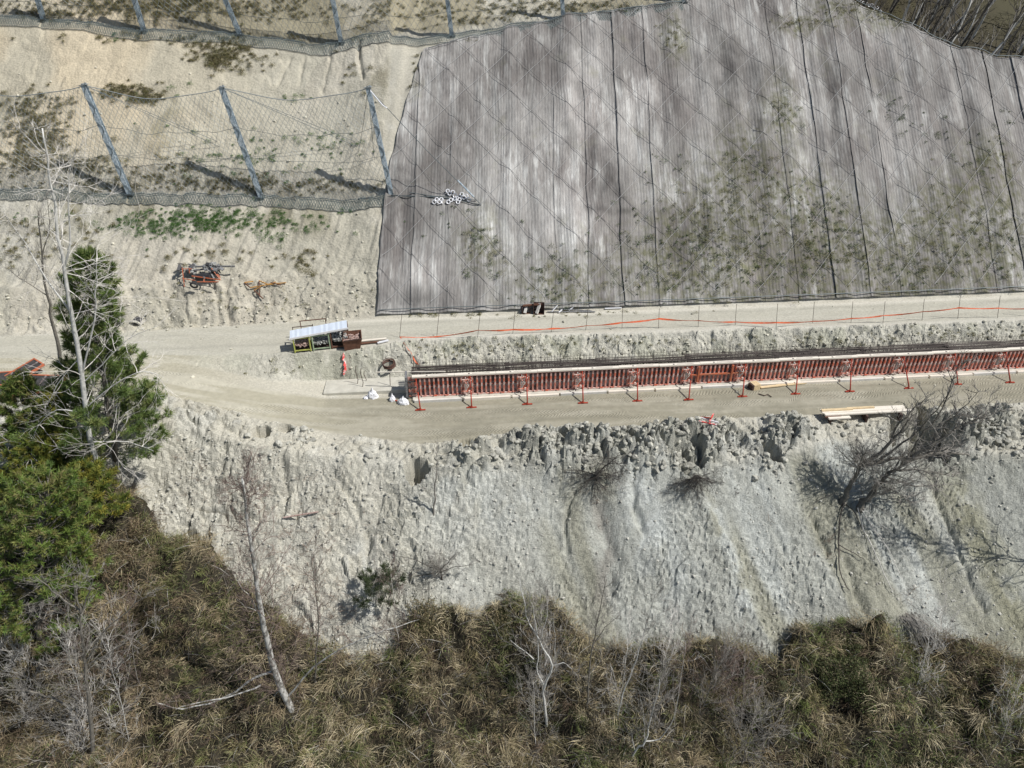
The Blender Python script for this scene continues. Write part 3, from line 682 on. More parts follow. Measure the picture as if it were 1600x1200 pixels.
def joint(u, label):
    t = wthing('joint_panel', label, 'filler panel', u, 0, Z0, 'filler panels between the formwork panels')
    MB().box((.28, .035, FH/2), (.56, .03, FH)).build('filler_board', M['redp'], t)
    mb = MB()
    for z in (.28, 1.12):
        mb.beam((-.05, -.17, z+.05), (.58, -.19, z-.03), .05, .07); mb.box((.12, -.2, z), (.12, .1, .16)); mb.box((.42, -.2, z+.02), (.12, .1, .16))
        mb.tube([(.25, -.05, z-.12), (.2, -.3, z-.16)], .03, 5)
    mb.build('clamps', M['redp'], t)['kind'] = 'stuff'
    mb = MB(); mb.box((.2, -.1, .7), (.05, .16, 1.2)); mb.beam((.2, -.12, .3), (.36, -.3, .9), .04, .05); mb.beam((.36, -.3, .9), (.3, -.1, 1.2), .04, .05)
    mb.torus((.27, -.2, .72), .12, .022, (0, 1, 0), 8, 4); mb.build('bracket', M['conc_w'], t)
    return t
pu = []
for i in range(NP):
    u = U0+i*P
    panel(u, f'{ORD[i]} ribbed red steel formwork panel counted from the left end of the wall', PW)
    joint(u+PW+.03, f'narrow clamped filler strip right of the {ORD[i]} ribbed formwork panel')
    pu.append(u+PW+.3)
# the left end
t = wthing('joint_panel', 'clamped red filler strip at the very left end of the formwork wall', 'filler panel', -.22, 0, Z0)
MB().box((.27, .035, FH/2), (.52, .03, FH)).build('filler_board', M['redp'], t)
mb = MB()
for z in (.25, .7, 1.15): mb.beam((-.02, -.1, z), (.5, -.14, z+.05), .05, .07); mb.box((.15, -.13, z), (.1, .1, .15))
mb.build('clamps', M['ply_dark'], t)['kind'] = 'stuff'
tag(MB().box((0, 0, 0), (.12, .85, FH+.08)).build('end_board', M['scrap']), 'grey stop-end board closing the left end of the formwork wall', 'end board')
o = bpy.data.objects['end_board']; o.location = wl(-.32, .22, Z0+FH/2+.06); o.rotation_euler.z = YAW
# props
PROPX = [657, 737, 824, 911, 996, 1076, 1160, 1243, 1328, 1420, 1496, 1578]
PROPY = [641, 637, 632, 630, 627, 625, 620, 616, 612, 607, 601, 598]
for i, (px, py) in enumerate(zip(PROPX, PROPY)):
    b = hit(px, py); uu = (b[0]-A[0])*CU+(b[1]-A[1])*SU; vv = -(b[0]-A[0])*SU+(b[1]-A[1])*CU
    tz = Z0+FH-.08
    ut = (pu[i-1]+.22 if i else .3)
    t = thing('push_pull_prop', f'{ORD[i]} slanting red steel prop from the left, footed on the lower track', 'prop', b, YAW, 'props bracing the formwork wall')
    du = ut-uu; top = Vector((du, -vv-.14, tz-b[2])); ft = Vector((0, 0, .07))
    MB().tube([ft, ft.lerp(top, .62)], .042, 7).build('outer_tube', M['prop'], t, True)
    MB().tube([ft.lerp(top, .60), top], .030, 7).build('inner_tube', M['prop'], t, True)
    c = ft.lerp(top, .60); MB().tube([c-(top-ft).normalized()*.05, c+(top-ft).normalized()*.05], .06, 8).build('collar', M['rust_d'], t)
    MB().box((0, 0, .03), (.62, .12, .03)).box((0, 0, .06), (.12, .16, .06)).beam((-.28, 0, .05), (.0, .05, .12), .03, .03).build('foot_plate', M['prop'], t)
    MB().box(top+Vector((0, .05, 0)), (.10, .12, .18)).build('head_fork', M['prop'], t)
# a long orange waler with two uprights on the sixth panel
t = wthing('waler_frame', 'orange waler rail and two uprights clipped across the sixth formwork panel', 'waler', U0+5*P+.05, -.16, Z0)
MB().box((1.6, 0, .72), (3.6, .09, .09)).build('waler_rail', M['orange'], t)
for uu in (.35, 2.55): MB().box((uu, -.02, .75), (.12, .10, 1.15)).build('waler_upright', M['orange'], t)
# timber beams on top
uu = .05; i = 0
while uu < LW+3:
    L = 2.55+.12*RR.random()
    z = Z0+FH+.055
    t = wthing('timber_beam', f'cream timber beam laid on top of the formwork, {ORD[i] if i < 12 else "nearest the right picture edge and number "+str(i+1)} from the left end', 'timber beam', uu, -.03+.02*math.sin(i*3), z, 'timber beams along the top of the formwork', RR.uniform(-.006, .006))
    MB().box((L/2, 0, 0), (L-.015, .24, .10)).build('plank', M['timber'], t)
    MB().box((L*.35, -.02, .058), (.11, .09, .004)).box((L*.35+.75, -.02, .058), (1.1, .025, .004)).build('stamp', M['stamp'], t)
    uu += L; i += 1
t = wthing('timber_batten', 'thin pale batten lying across the start of the rebar cage', 'batten', -2.2, .95, 1.45)
MB().beam((0, 0, .0), (4.3, -.75, .28), .06, .05).build('batten_wood', M['timber'], t)
# rebar cage
rc = wthing('rebar_cage', 'dark steel reinforcement cage standing in the trench behind the formwork', 'rebar cage', 0, 0, Z0)
for v, h, nm in ((.28, 1.30, 'front_mesh'), (.60, 1.48, 'middle_mesh'), (1.22, 1.85, 'rear_mesh')):
    mb = MB(); n = int((LW+3)/.21)
    for k in range(n):
        u = .1+k*.21; hh = h+RR.uniform(-.04, .10)
        mb.tube([(u, v+RR.uniform(-.02, .02), -.02), (u+RR.uniform(-.03, .03), v+RR.uniform(-.02, .02), hh)], .010 if nm == 'rear_mesh' else .018, 4, False)
    z = .1
    while z < h:
        for s in range(0, n, 16): mb.tube([(.0+s*.21, v+.03, z+RR.uniform(-.02, .02)), (.2+min(n, s+17)*.21, v+.03, z+RR.uniform(-.02, .02))], .009 if nm == 'rear_mesh' else .02, 4, False)
        z += .2
    o = mb.build(nm, M['rebar'], rc); o['kind'] = 'stuff'
mb = MB()
for k in range(int(LW/.42)):
    for z in (.45, .9, 1.25):
        u = .2+k*.42+RR.uniform(-.1, .1); mb.tube([(u, .26, z), (u+RR.uniform(-.1, .1), 1.12, z+RR.uniform(-.05, .1))], .018, 4, False)
    for v in np.arange(.2, 1.2, .04): 
        if k % 14 == 0: mb.tube([(k*.42, v+RR.uniform(-.02, .02), 1.47+RR.uniform(-.10, .06)), (min(LW+3, k*.42+6.2), v+RR.uniform(-.03, .03), 1.47+RR.uniform(-.10, .06))], .02, 4, False)  # bars packed nearly solid, a dark strip for rebar plus trench shadow
o = mb.build('tie_and_shade_bars', M['rebar'], rc); o['kind'] = 'stuff'

# ------------------------------------------------------------------ stakes and barrier tape along the upper road
SX = [(624, 527, 489), (682, 527, 489), (746, 527, 492), (801, 521, 484), (861, 519, 486), (915, 516, 482), (972, 513, 478), (1029, 513, 482), (1091, 511, 478), (1149, 508, 475), (1213, 511, 475), (1270, 505, 472), (1330, 504, 471), (1380, 505, 471), (1441, 501, 467), (1497, 498, 462), (1559, 497, 462), (1612, 494, 458)]
TY = [527, 526, 516, 515, 513.5, 509, 504, 498, 501, 503, 504, 502, 497.5, 493, 487, 481, 481.5, 482]
tp = []
for i, (px, py, pt) in enumerate(SX):
    b = hit(px, py); tpt = aty(px+(.13*(px-800)/100*4 if px > 950 else 4)*1.0, pt, b[1])
    o = MB().tube([(0, 0, -.1), Vector(tpt-b)], .015, 5).build('marker_stake', M['rust_d']); o.location = b
    nm = ['thin rebar stake at the corner where the orange tape turns down', ] if i == 0 else None
    tag(o, (nm[0] if nm else f'{["","second","third","fourth","fifth","sixth","seventh","eighth","ninth","tenth","eleventh","twelfth","thirteenth","fourteenth","fifteenth","sixteenth","seventeenth","last"][i]} thin rebar stake from the left carrying the orange tape'), 'stake', 'stakes carrying the barrier tape')
    tp.append(aty(px+1, TY[i], b[1]-.03))
def ribbon(mb, pts, h, twist=0, seed=0, sag=.05, sub=8):
    n = len(mb.v); row = []
    for i in range(len(pts)-1):
        a, b = Vector(pts[i]), Vector(pts[i+1])
        for k in range(sub+(i == len(pts)-2)):
            t = k/sub; p = a.lerp(b, t); p.z -= sag*4*t*(1-t)
            ang = twist*math.sin(seed+i*2.1+t*3.1); hh = h*(.75+.25*math.cos(i*1.7+t*5)); row.append((p, Vector((math.sin(ang)*.6, math.sin(ang), math.cos(ang)))*hh/2))
    for p, d in row:
        for s, th in ((-1, .004), (1, .004)): mb.v.append(tuple(p+d*s+Vector((0, -.004, 0))))
        for s in (1, -1): mb.v.append(tuple(p+d*s+Vector((0, .004, 0))))
    for i in range(len(row)-1):
        for k in range(4): mb.f.append((n+i*4+k, n+(i+1)*4+k, n+(i+1)*4+(k+1) % 4, n+i*4+(k+1) % 4))
    return mb
tag(ribbon(MB(), tp, .12, .5).build('barrier_tape', M['tape']), 'long orange barrier tape strung on stakes along the upper road edge', 'tape')
c0 = tp[0]; pts = [c0]+[hit(a, b)+np.array([0, -.02, .25]) for a, b in [(633, 543), (643, 556), (649, 569), (656, 575)]]
tag(ribbon(MB(), pts, .10, .9, 1).build('barrier_tape', M['tape']), 'short orange tape dropping down the bank from the corner stake to the rebar', 'tape')
pts = [hit(a, b)+np.array([0, -.02, .12]) for a, b in [(538, 556), (537, 564), (540, 572), (541, 579), (537, 588)]]
tag(ribbon(MB(), pts, .30, 1.3, 3, 0).build('barrier_tape', M['tape_r']), 'crumpled red and white tape hanging down the bank below the rusty skip', 'tape')

# ------------------------------------------------------------------ rack of crates, skip
def fill(t, w_, d_, z, n, mat, s=.07):
    mb = MB()
    for k in range(n):
        R_ = Matrix.Rotation(RR.random()*3, 3, 'Z') @ Matrix.Rotation(RR.random()*3, 3, 'X')
        mb.box((RR.uniform(-w_/2, w_/2), RR.uniform(-d_/2, d_/2), z+RR.uniform(-.08, .1)), (s*RR.uniform(.6, 1.8), s*RR.uniform(.5, 1.2), s*RR.uniform(.4, 1.1)), R_)
    o = mb.build('contents', mat, t); o['kind'] = 'stuff'; return o
b = hit(459, 553); b2 = hit(533, 545); ya = math.atan2(b2[1]-b[1], b2[0]-b[0])+.02
def crate(u, w_, d_, h, frame, fillm, label, side='bars', tilt=0):
    p = Vector(b)+Vector((math.cos(ya)*(u+w_/2), math.sin(ya)*(u+w_/2)+d_/2, 0)); p.z = gz(p.x, p.y-.3)+.02
    t = thing('storage_crate', label, 'crate', p, ya+tilt, 'open metal crates in a row')
    for x in (-1, 1):
        for y in (-1, 1): MB().box((x*(w_/2-.03), y*(d_/2-.03), h/2), (.07, .07, h)).build('corner_post', M[frame], t)
    MB().box((0, 0, .08), (w_-.07, d_-.07, .06)).build('floor', M['rust_d'], t)
    mb = MB()
    for z in (.12, h-.06): mb.box((0, -(d_/2-.03), z), (w_-.14, .05, .07)); mb.box((0, d_/2-.03, z), (w_-.14, .05, .07))
    for z in (.12, h-.06): mb.box((-(w_/2-.03), 0, z), (.05, d_-.14, .07)); mb.box(((w_/2-.03), 0, z), (.05, d_-.14, .07))
    mb.build('rail', M[frame], t)
    mb = MB()
    for k in range(9): mb.box((-w_/2+.1+k*(w_-.2)/8, d_/2-.03, h/2), (.012, .012, h-.2))
    mb.build('bars', M['rust_d'], t)
    fill(t, w_-.2, d_-.2, h*.42, 190, M[fillm], .11)
    return t
crate(-.05, 1.05, 1.2, 1.05, 'lime', 'scr_pink', 'leftmost crate under the white sheet, with yellow-green corner posts and brown scrap')
crate(1.12, 1.1, 1.2, 1.1, 'green', 'scr_grey', 'middle crate under the white sheet, with pale green frame and grey couplers')
crate(2.28, 1.15, 1.2, 1.3, 'rust', 'scr_grey', 'rusty crate at the right end of the white sheet, full of dark couplers')
t = thing('roof_sheet', 'long white corrugated metal sheet lying sloped over the row of crates', 'metal sheet', Vector(b)+Vector((-.1, .15, 1.22)), ya)
mb = MB(); n = 24; Lr = 3.62
for k in range(n+1):
    x = Lr*k/n; z = .012*math.sin(k*2.6) + .10*x
    for y, zz in ((-.22, -.06), (.55, .10)): mb.v.append((x, y+.05*x*0, z+zz))
    for y, zz in ((.55, .07), (-.22, -.09)): mb.v.append((x, y, z+zz))
for k in range(n):
    for j in range(4): mb.f.append((k*4+j, (k+1)*4+j, (k+1)*4+(j+1) % 4, k*4+(j+1) % 4))
mb.f += [(0, 1, 2, 3), (n*4+3, n*4+2, n*4+1, n*4)]
mb.build('sheet_metal', M['sheet'], t); 
mb = MB().beam((-.05, -.24, -.10), (Lr+.05, -.24, -.10+.36), .03, .12); mb.build('front_trim', M['white'], t)
t = thing('iron_rack', 'low rusty iron frame standing just behind the white sheet', 'iron frame', hit(515, 537)+np.array([0, .6, 0]), ya)
MB().box((-1.0, 0, 1.55), (1.7, .05, .05)).box((-1.8, 0, .8), (.05, .05, 1.55)).box((-.2, 0, .8), (.05, .05, 1.55)).build('frame_bar', M['rust'], t)
t = thing('iron_hoop', 'thin loop of iron bar behind the left end of the white sheet', 'iron frame', hit(475, 532)+np.array([0, .5, 0]), ya)
MB().box((-.1, 0, .8), (1.3, .04, .04)).box((-.75, 0, .4), (.04, .04, .8)).box((.55, 0, .45), (.05, .05, .9)).build('frame_bar', M['rust_d'], t)
p = hit(549, 550); t = thing('rusty_skip', 'rusty brown tapered skip right of the crates holding pink rubble', 'skip', p+np.array([0, .55, 0]), ya)
mb = MB(); 
w1, w2, h = .52, .66, .92
v = [(-w1, -.45, 0), (w1-.08, -.45, 0), (w1, .45, 0), (-w1, .45, 0), (-w2+.08, -.6, h-.1), (w2, -.6, h), (w2, .6, h+.05), (-w2+.12, .6, h+.05)]
v += [(x*.93, y*.93, z+(.06 if z < .1 else 0)) for x, y, z in v]
mb.v = v; mb.f = [(3, 2, 1, 0), (0, 1, 5, 4), (1, 2, 6, 5), (2, 3, 7, 6), (3, 0, 4, 7), (8, 9, 10, 11), (8, 12, 13, 9), (9, 13, 14, 10), (10, 14, 15, 11), (11, 15, 12, 8), (4, 5, 13, 12), (5, 6, 14, 13), (6, 7, 15, 14), (7, 4, 12, 15)]
mb.build('tub', M['rust'], t); MB().beam((-.5, -.6, h-.05), (.66, -.64, h+.02), .06, .07).build('rim', M['rust_d'], t)
fill(t, 1.0, .9, h*.72, 130, M['scr_pink'], .12)
# planks right of the skip
for k, (x0, y0, x1, y1, m_, lab) in enumerate([(563, 539, 592, 536, 'rust', 'rusty flat bar lying from the skip towards the corner stake'), (563, 535, 604, 531, 'timber', 'pale plank lying behind the rusty flat bar'), (590, 538, 607, 534, 'white', 'short white board at the road edge right of the skip')]):
    p = hit(x0, y0); q = hit(x1, y1); o = MB().beam((0, 0, .05), Vector(q-p)+Vector((0, 0, .05)), .16, .06).build('loose_plank', M[m_]); o.location = p+np.array([0, 0, .06]); tag(o, lab, 'plank')
# coil
p = hit(609, 578); t = thing('wire_coil', 'brown coil of wire lying on the bank left of the rebar cage', 'wire coil', p+np.array([0, -.1, .42]))
for k in range(7):
    MB().torus((RR.uniform(-.03, .03), RR.uniform(-.03, .03), k*.035), .40-.02*(k % 3), .028, (RR.uniform(-.1, .1), -.25+RR.uniform(-.1, .1), 1), 18, 4).build('wire_loop', M['rust'] if k % 2 else M['rust_d'], t)
o = MB().tube([(0, 0, 0), (.05, .2, 1.5)], .022, 5).build('iron_bar', M['rust_d']); o.location = hit(610, 609)
tag(o, 'dark iron bar standing between the wire coil and the white bags', 'iron bar')
for i, (px, py, top, lab) in enumerate([(558, 604, 572, 'twisted starter bar at the left of the footing slab'), (566, 609, 575, 'tallest twisted starter bar beside the footing slab'), (571, 600, 580, 'short bent starter bar right of the tallest one')]):
    b0 = hit(px, py); q = aty(px-2, top, b0[1])-b0
    o = MB().tube([(0, 0, 0), (q[0]*.4+.08, 0, q[2]*.35), (q[0]*.6-.06, .1, q[2]*.7), tuple(q)], .022, 5).build('starter_bar', M['rust_d']); o.location = b0; tag(o, lab, 'steel bar', 'bent bars at the footing end')
# bags
def bag(px, py, sx, sy, sz, lab, seed):
    v0, f0 = ICO[2]; bm = bmesh.new(); bmesh.ops.create_icosphere(bm, subdivisions=3, radius=1)
    for v in bm.verts:
        c = v.co; z = c.z; k = 1-.55*max(0, z)**2
        nn = mnoise.noise(c*2.2+Vector((seed*5, 0, 0)))*.28+mnoise.noise(c*5+Vector((seed*5, 3, 0)))*.12
        v.co = Vector((c.x*k*sx, c.y*k*sy, max(-.3, z)*sz+(.35*sz if z > .9 else 0)))*(1+nn)
    me = bpy.data.meshes.new('white_bag'); bm.to_mesh(me); bm.free(); me.materials.append(M['bag'])
    o = bpy.data.objects.new('white_bag', me); COL.objects.link(o); p = hit(px, py); o.location = p+np.array([0, .1, sz*.25]); tag(o, lab, 'bag', 'white sacks in front of the footing')
bag(582, 622, .34, .25, .42, 'leftmost white sack, with a peaked top, in front of the footing', 1)
bag(613, 627, .20, .2, .34, 'small white sack between the two larger sacks', 2)
bag(630, 632, .36, .25, .34, 'rounded white sack against the left end of the formwork', 3)
bag(571, 624, .16, .12, .12, 'scrap of white sack lying left of the peaked sack', 5)
o = MB().beam((0, 0, 0), (.75, -.35, .02), .07, .05).build('red_batten', M['prop']); o.location = hit(615, 626)+np.array([0, 0, .05]); tag(o, 'small red bar lying at the foot of the white sacks', 'bar')
# block of boards on the track
p = hit(1181, 609); t = thing('board_pack', 'small tilted pack of yellow boards standing on the lower track beside the wall', 'board pack', p+np.array([0, .2, 0]), .35)
for k in range(4): MB().box((-.22+k*.12, 0, .2), (.11, .5, .38)).build('board', M['timber_y'], t)
MB().box((-.35, .0, .19), (.10, .48, .36)).build('dark_board', M['rust_d'], t)
o = MB().tube([(0, 0, 0), (.3, -.25, .02), (.55, -.1, .02), (.7, -.4, .02)], .03, 5).build('bent_bar', M['rust_d']); o.location = hit(1185, 616)+np.array([0, 0, .04]); tag(o, 'bent dark rod beside the yellow board pack', 'rod')
# planks at the foot of wall
for i, (x0, y0, x1, y1) in enumerate([(1188, 607, 1262, 599), (1215, 601, 1250, 597)]):
    p = hit(x0, y0); q = hit(x1, y1); o = MB().beam((0, 0, 0), Vector(q-p), .2, .06).build('loose_plank', M['timber_y' if i == 0 else 'timber']); o.location = p+np.array([0, 0, .08])
    tag(o, ['long pale plank on the track at the foot of the eighth formwork panel', 'shorter pale plank just behind the long one at the foot of the wall'][i], 'plank')
# timber stack at the edge
p = hit(1283, 657); q = hit(1416, 650); d = q-p
for i, (s0, s1, off, zz, mm, w_) in enumerate([(0, .98, .28, .10, 'timber', .2), (0, .97, .07, .11, 'timber', .2), (.02, 1.04, -.14, .09, 'timber', .2), (0, .36, .18, .19, 'timber_y', .18), (.3, .62, .25, .19, 'timber_y', .14), (.05, .3, -.38, -.02, 'timber', .22), (.02, .2, -.25, .0, 'rust', .1)]):
    o = MB().beam((0, 0, 0), Vector(d*(s1-s0)), w_, .09).build('timber_board', M[mm]); o.location = p+d*s0+np.array([0, off+.1, zz+.35])
    tag(o, ['rear long board of the timber pile on the track edge', 'middle long board of the timber pile on the track edge', 'front long board of the timber pile, sticking out furthest right', 'short ochre board on top of the left half of the timber pile', 'short ochre board on top of the middle of the timber pile', 'short broken board slipped below the timber pile front', 'brown lath lying below the left end of the timber pile'][i], 'board', 'boards of the timber pile')
for i, f in enumerate((.08, .5, .9)):
    c = p+d*f; o = MB().box((0, 0, 0), (.12, .9, .5)).build('timber_bearer', M['rust_d']); o.location = c+np.array([0, .1, .12]); tag(o, ['left', 'middle', 'right'][i]+' bearer under the pile of long boards', 'bearer', 'bearers under the timber pile')
# red white trestle
p = hit(1106, 663); t = thing('barrier_trestle', 'small red and white crossed trestle lying on the spoil edge', 'trestle', p+np.array([0, 0, .25]), .2)
for a_, b_, m_ in (((-.5, .35, .1), (.45, -.35, .05), 'white'), ((-.65, .15, .0), (.3, -.5, .0), 'tape_r'), ((-.1, -.3, .15), (.5, .45, .12), 'tape_r'), ((-.4, .45, .0), (.1, -.1, .25), 'prop')):
    MB().beam(a_, b_, .07, .06).build('bar', M[m_], t)
# boxes by the mat foot
for i, (px, py, w_, h, lab, tl) in enumerate([(822, 492, .55, .5, 'small dark rusty box at the foot of the mat, left of the pair', .1), (842, 493, .75, .8, 'taller rusty box with pale stones against it at the foot of the mat', -.05)]):
    p = hit(px, py); t = thing('rusty_box', lab, 'box', p+np.array([0, .3, 0]), tl)
    MB().box((0, .2, h/2), (w_, .04, h)).box((-w_/2, 0, h/2), (.04, .36, h)).box((w_/2, 0, h/2), (.04, .36, h)).build('side', M['rust_d'], t)
    MB().box((0, 0, .03), (w_-.05, .36, .05)).build('base', M['rust'], t)
    MB().beam((-w_*.2, -.2, .1), (w_*.1, .15, h*.9), .18, .12).build('stone_slab', M['conc_w'], t)
p = hit(815, 492); o = MB().beam((0, 0, 0), (1.3, 0, .12), .16, .1).build('rusty_plate', M['rust']); o.location = p+np.array([.1, .35, .55]); tag(o, 'reddish plate resting on the small rusty box', 'plate')
for i, (x0, y0, x1, y1, m_) in enumerate([(862, 489, 871, 479, 'white'), (873, 490, 878, 486, 'white'), (889, 487, 899, 479, 'white'), (855, 489, 930, 489, 'scrap'), (875, 485, 925, 488, 'scrap'), (945, 484, 971, 483, 'white')]):
    p = hit(x0, y0); q = aty(x1, y1, p[1]+.2) if i in (0, 1, 2) else hit(x1, y1)
    o = MB().tube([(0, 0, 0), Vector(q-p)], .045, 6).build('steel_tube', M[m_]); o.location = p+np.array([0, 0, .1])
    tag(o, ['first white tube leaning up at the mat foot right of the rusty boxes', 'shortest white tube leaning between the two longer ones', 'right-hand white tube leaning up at the mat foot', 'long grey pole lying along the mat foot behind the tubes', 'second grey pole crossing the long one at the mat foot', 'white tube lying alone further right along the mat foot'][i], 'tube', 'tubes and poles at the foot of the mat')
# culvert in left bank
p = hit(212, 507); t = thing('culvert_pipe', 'concrete culvert mouth opening in the bank behind the pine', 'culvert', p)
MB().torus((0, 0, .0), .34, .08, (0, 1, .5), 16, 6).build('pipe_rim', M['conc'], t)
MB().tube([(0, -.04, .02), (0, .5, .1)], .29, 14).build('bore_shade', M['black'], t)  # solid black plug stands in for the shade inside the mouth
MB().beam((-.6, -.12, -.28), (.6, -.12, -.25), .5, .12).build('apron_slab', M['conc'], t)
o = MB().box((0, 0, 0), (1.1, .04, .9)).build('x', M['soil']); bpy.data.objects.remove(o)
# junk heap on the bench
jp = hit(318, 442)
def junk(name, lab, cat, pts, mat, r, off=(0, 0, 0), thick=None):
    t = thing(name, lab, cat, jp+np.array(off)); 
    for a_, b_ in pts: MB().beam(a_, b_, r, r).build('bar', M[mat], t)
    return t
junk('scaffold_frame', 'bright orange triangular scaffold frame lying on the junk heap', 'frame', [((-.6, -.2, .6), (1.35, -.3, .35)), ((1.35, -.3, .35), (.7, .2, 1.0)), ((-.2, -.5, .3), (1.3, -.5, .3)), ((.7, .2, 1.0), (1.3, -.1, .45)), ((.2, -.1, .5), (.3, -.55, .3))], 'orange', .055)
junk('scaffold_frame', 'red upright frame at the left end of the junk heap', 'frame', [((-1.2, -.4, -.1), (-1.25, .1, 1.1)), ((-1.2, -.4, .5), (-.3, -.5, .4)), ((-1.25, .1, 1.0), (-.6, .1, 1.0)), ((-.7, -.2, .8), (-.65, -.2, 1.2))], 'orange', .05)
junk('metal_bars', 'bundle of dark grey bars lying across the junk heap', 'bars', [((-1.0, .5, 1.0), (2.1, .8, .9)), ((-.8, .2, .8), (1.0, .4, 1.0)), ((.1, .1, .6), (1.2, .2, .5)), ((-.3, .5, .6), (.3, -.3, .5)), ((.3, .5, .9), (.9, -.2, .4))], 'scrap', .10)
t = thing('scrap_pile', 'tangle of grey and black scrap sheets at the back of the junk heap', 'scrap pile', jp)
for k in range(40):
    R_ = Matrix.Rotation(RR.random()*3, 3, 'Z') @ Matrix.Rotation(RR.uniform(-.8, .8), 3, 'X') @ Matrix.Rotation(RR.uniform(-.8, .8), 3, 'Y')
    c = (RR.uniform(-1.6, -.5) if k < 14 else RR.uniform(.2, 1.3), RR.uniform(.1, .7), RR.uniform(.6, 1.2))
    MB().box(c, (RR.uniform(.15, .5), RR.uniform(.15, .4), RR.uniform(.03, .12)), R_).build('scrap_sheet', M[RR.choice(['scrap', 'black', 'scr_grey', 'scrap'])], t)
o = MB().torus((0, 0, 0), .22, .07, (0, 1, .4), 14, 6).build('small_tyre', M['black']); o.location = jp+np.array([-.35, -.75, .15]); tag(o, 'small black tyre in front of the orange frame on the junk heap', 'tyre')
o = MB().tube([(-.5, 0, 0), (.5, 0, .1)], .22, 10).build('black_drum', M['black']); o.location = jp+np.array([.1, 0, .45]); tag(o, 'black drum under the bars of the junk heap', 'drum')
q0 = hit(407, 450); t = thing('folding_frame', 'thin ochre and rust folding frame leaning on the bank right of the junk heap', 'frame', q0)
for (x0, y0), (x1, y1), m_ in (((383, 443), (392, 451), 'rust'), ((383, 443), (397, 441), 'yellow'), ((392, 451), (420, 446), 'yellow'), ((406, 440), (407, 465), 'rust'), ((406, 440), (420, 446), 'yellow'), ((398, 455), (412, 468), 'rust'), ((398, 455), (408, 449), 'yellow'), ((420, 446), (432, 442), 'yellow'), ((424, 443), (440, 447), 'rust'), ((420, 446), (448, 443), 'yellow')):
    a_ = hit(x0, y0)-q0+np.array([0, -.1, .12]); b_ = hit(x1, y1)-q0+np.array([0, -.1, .12]); MB().beam(a_, b_, .06, .06).build('bar', M[m_], t)
# stacked orange framed panels behind the left pines
for i, (px, py, w_, d_, rz, tx, lab) in enumerate([(14, 600, 1.6, 1.7, .15, .10, 'dark board with orange frame lying tilted at the left picture edge'), (66, 606, 2.3, 1.3, -.05, .2, 'black boards in an orange frame lying behind the left pine tip'), (36, 590, 1.1, 2.2, -.62, .2, 'dark panel with a slanting orange edge leaning behind the others'), (-6, 620, 2.6, 1.0, .0, .05, 'low orange framed panel cut by the left picture edge')]):
    p = hit(px, py); t = thing('framed_panel', lab, 'panel', p+np.array([0, 0, .22+.06*i]), rz, 'orange framed panels left beside the road'); t.rotation_euler.x = tx
    MB().box((0, 0, 0), (w_, d_, .05)).build('panel_board', M['ply_dark'], t)
    for s in (-1, 1): MB().box((s*(w_/2+.05), 0, .0), (.09, d_+.2, .13)).build('frame_side', M['orange'], t)
    for s in (-1, 1): MB().box((0, s*(d_/2+.05), .0), (w_, .09, .13)).build('frame_end', M['orange'], t)
    MB().box((0, 0, .04), (.08, d_, .05)).build('mid_bar', M['ply'], t)
    for sx in (-1, 1):
        for sy in (-1, 1): MB().box((sx*w_*.4, sy*d_*.4, -.2), (.12, .12, .34)).build('support_block', M['rust_d'], t)
# ------------------------------------------------------------------ rockfall barriers
def hexnet(mb, fn, nu, nv, r, jit=.0, drop=0, rg=RR):
    """fn(u,v)->point, chain of twisted hexagons"""
    def nd(i, j): return fn((i+(.5 if j % 2 else 0))/nu, j/nv)
    for j in range(nv):
        for i in range(nu):
            a = nd(i, j); b1 = nd(i, j+1)
            k = i+1 if j % 2 else i-1
            b2 = nd(k, j+1) if 0 <= k < nu else None
            for bb in (b1, b2):
                if bb is None: continue
                d = Vector(bb)-Vector(a); L = d.length
                if L < 1e-4: continue
                d /= L; x = d.orthogonal().normalized()*r; y = d.cross(x)
                n = len(mb.v); a_ = Vector(a); b_ = Vector(bb)
                for p in (a_, b_):
                    for q in (x, -.5*x+.87*y, -.5*x-.87*y): mb.v.append(tuple(p+q))
                mb.f += [(n, n+1, n+4, n+3), (n+1, n+2, n+5, n+4), (n+2, n, n+3, n+5)]
def barrier(name_lab, posts, ends, group_i, plabels):
    """posts: (base px,py, top px,py, top y offset)"""
    bs = []; tps = []
    for (bx, by, tx, ty, dy) in posts:
        b_ = hit(bx, by); t_ = aty(tx, ty, b_[1]+dy); bs.append(Vector(b_)); tps.append(Vector(t_))
    root = thing('rockfall_barrier', name_lab, 'barrier fence', bs[len(bs)//2])
    O = root.location.copy()
    for b_, t_ in zip(bs, tps):
        a = b_-O; c = t_-O; d = (c-a).normalized()
        x = Vector((1, 0, 0)); x = (x-d*x.dot(d)).normalized(); y = d.cross(x)
        mb = MB(); w_ = .15; R_ = Matrix((x, y, d)).transposed(); L = (c-a).length; m = (a+c)/2
        mb.box(m-y*w_, (.30, .03, L), R_); mb.box(m+y*w_, (.30, .03, L), R_); mb.box(m, (.03, .27, L), R_)
        post = mb.build('post', M['galv'], root)
        mb = MB(); mb.box(c+d*.03, (.5, .42, .05), R_); mb.box(c+d*.08-y*.1, (.12, .2, .08), R_); mb.box(c+d*.08+x*.15, (.1, .1, .12), R_); mb.build('cap_plate', M['wire'], post)
        mb = MB(); mb.box(a, (.6, .6, .10)); mb.box(a+Vector((0, 0, .12)), (.36, .3, .2)); mb.build('base_plate', M['wire_dark'], post)
        mb = MB()   # cable threaded down the post
        pts = [a+d*(L*k/30)+x*(.2*math.sin(k*1.1))-y*(.19) for k in range(31)]; mb.tube(pts, .018, 4, False); mb.build('lacing_rope', M['wire_dark'], post)
    return root, O, bs, tps
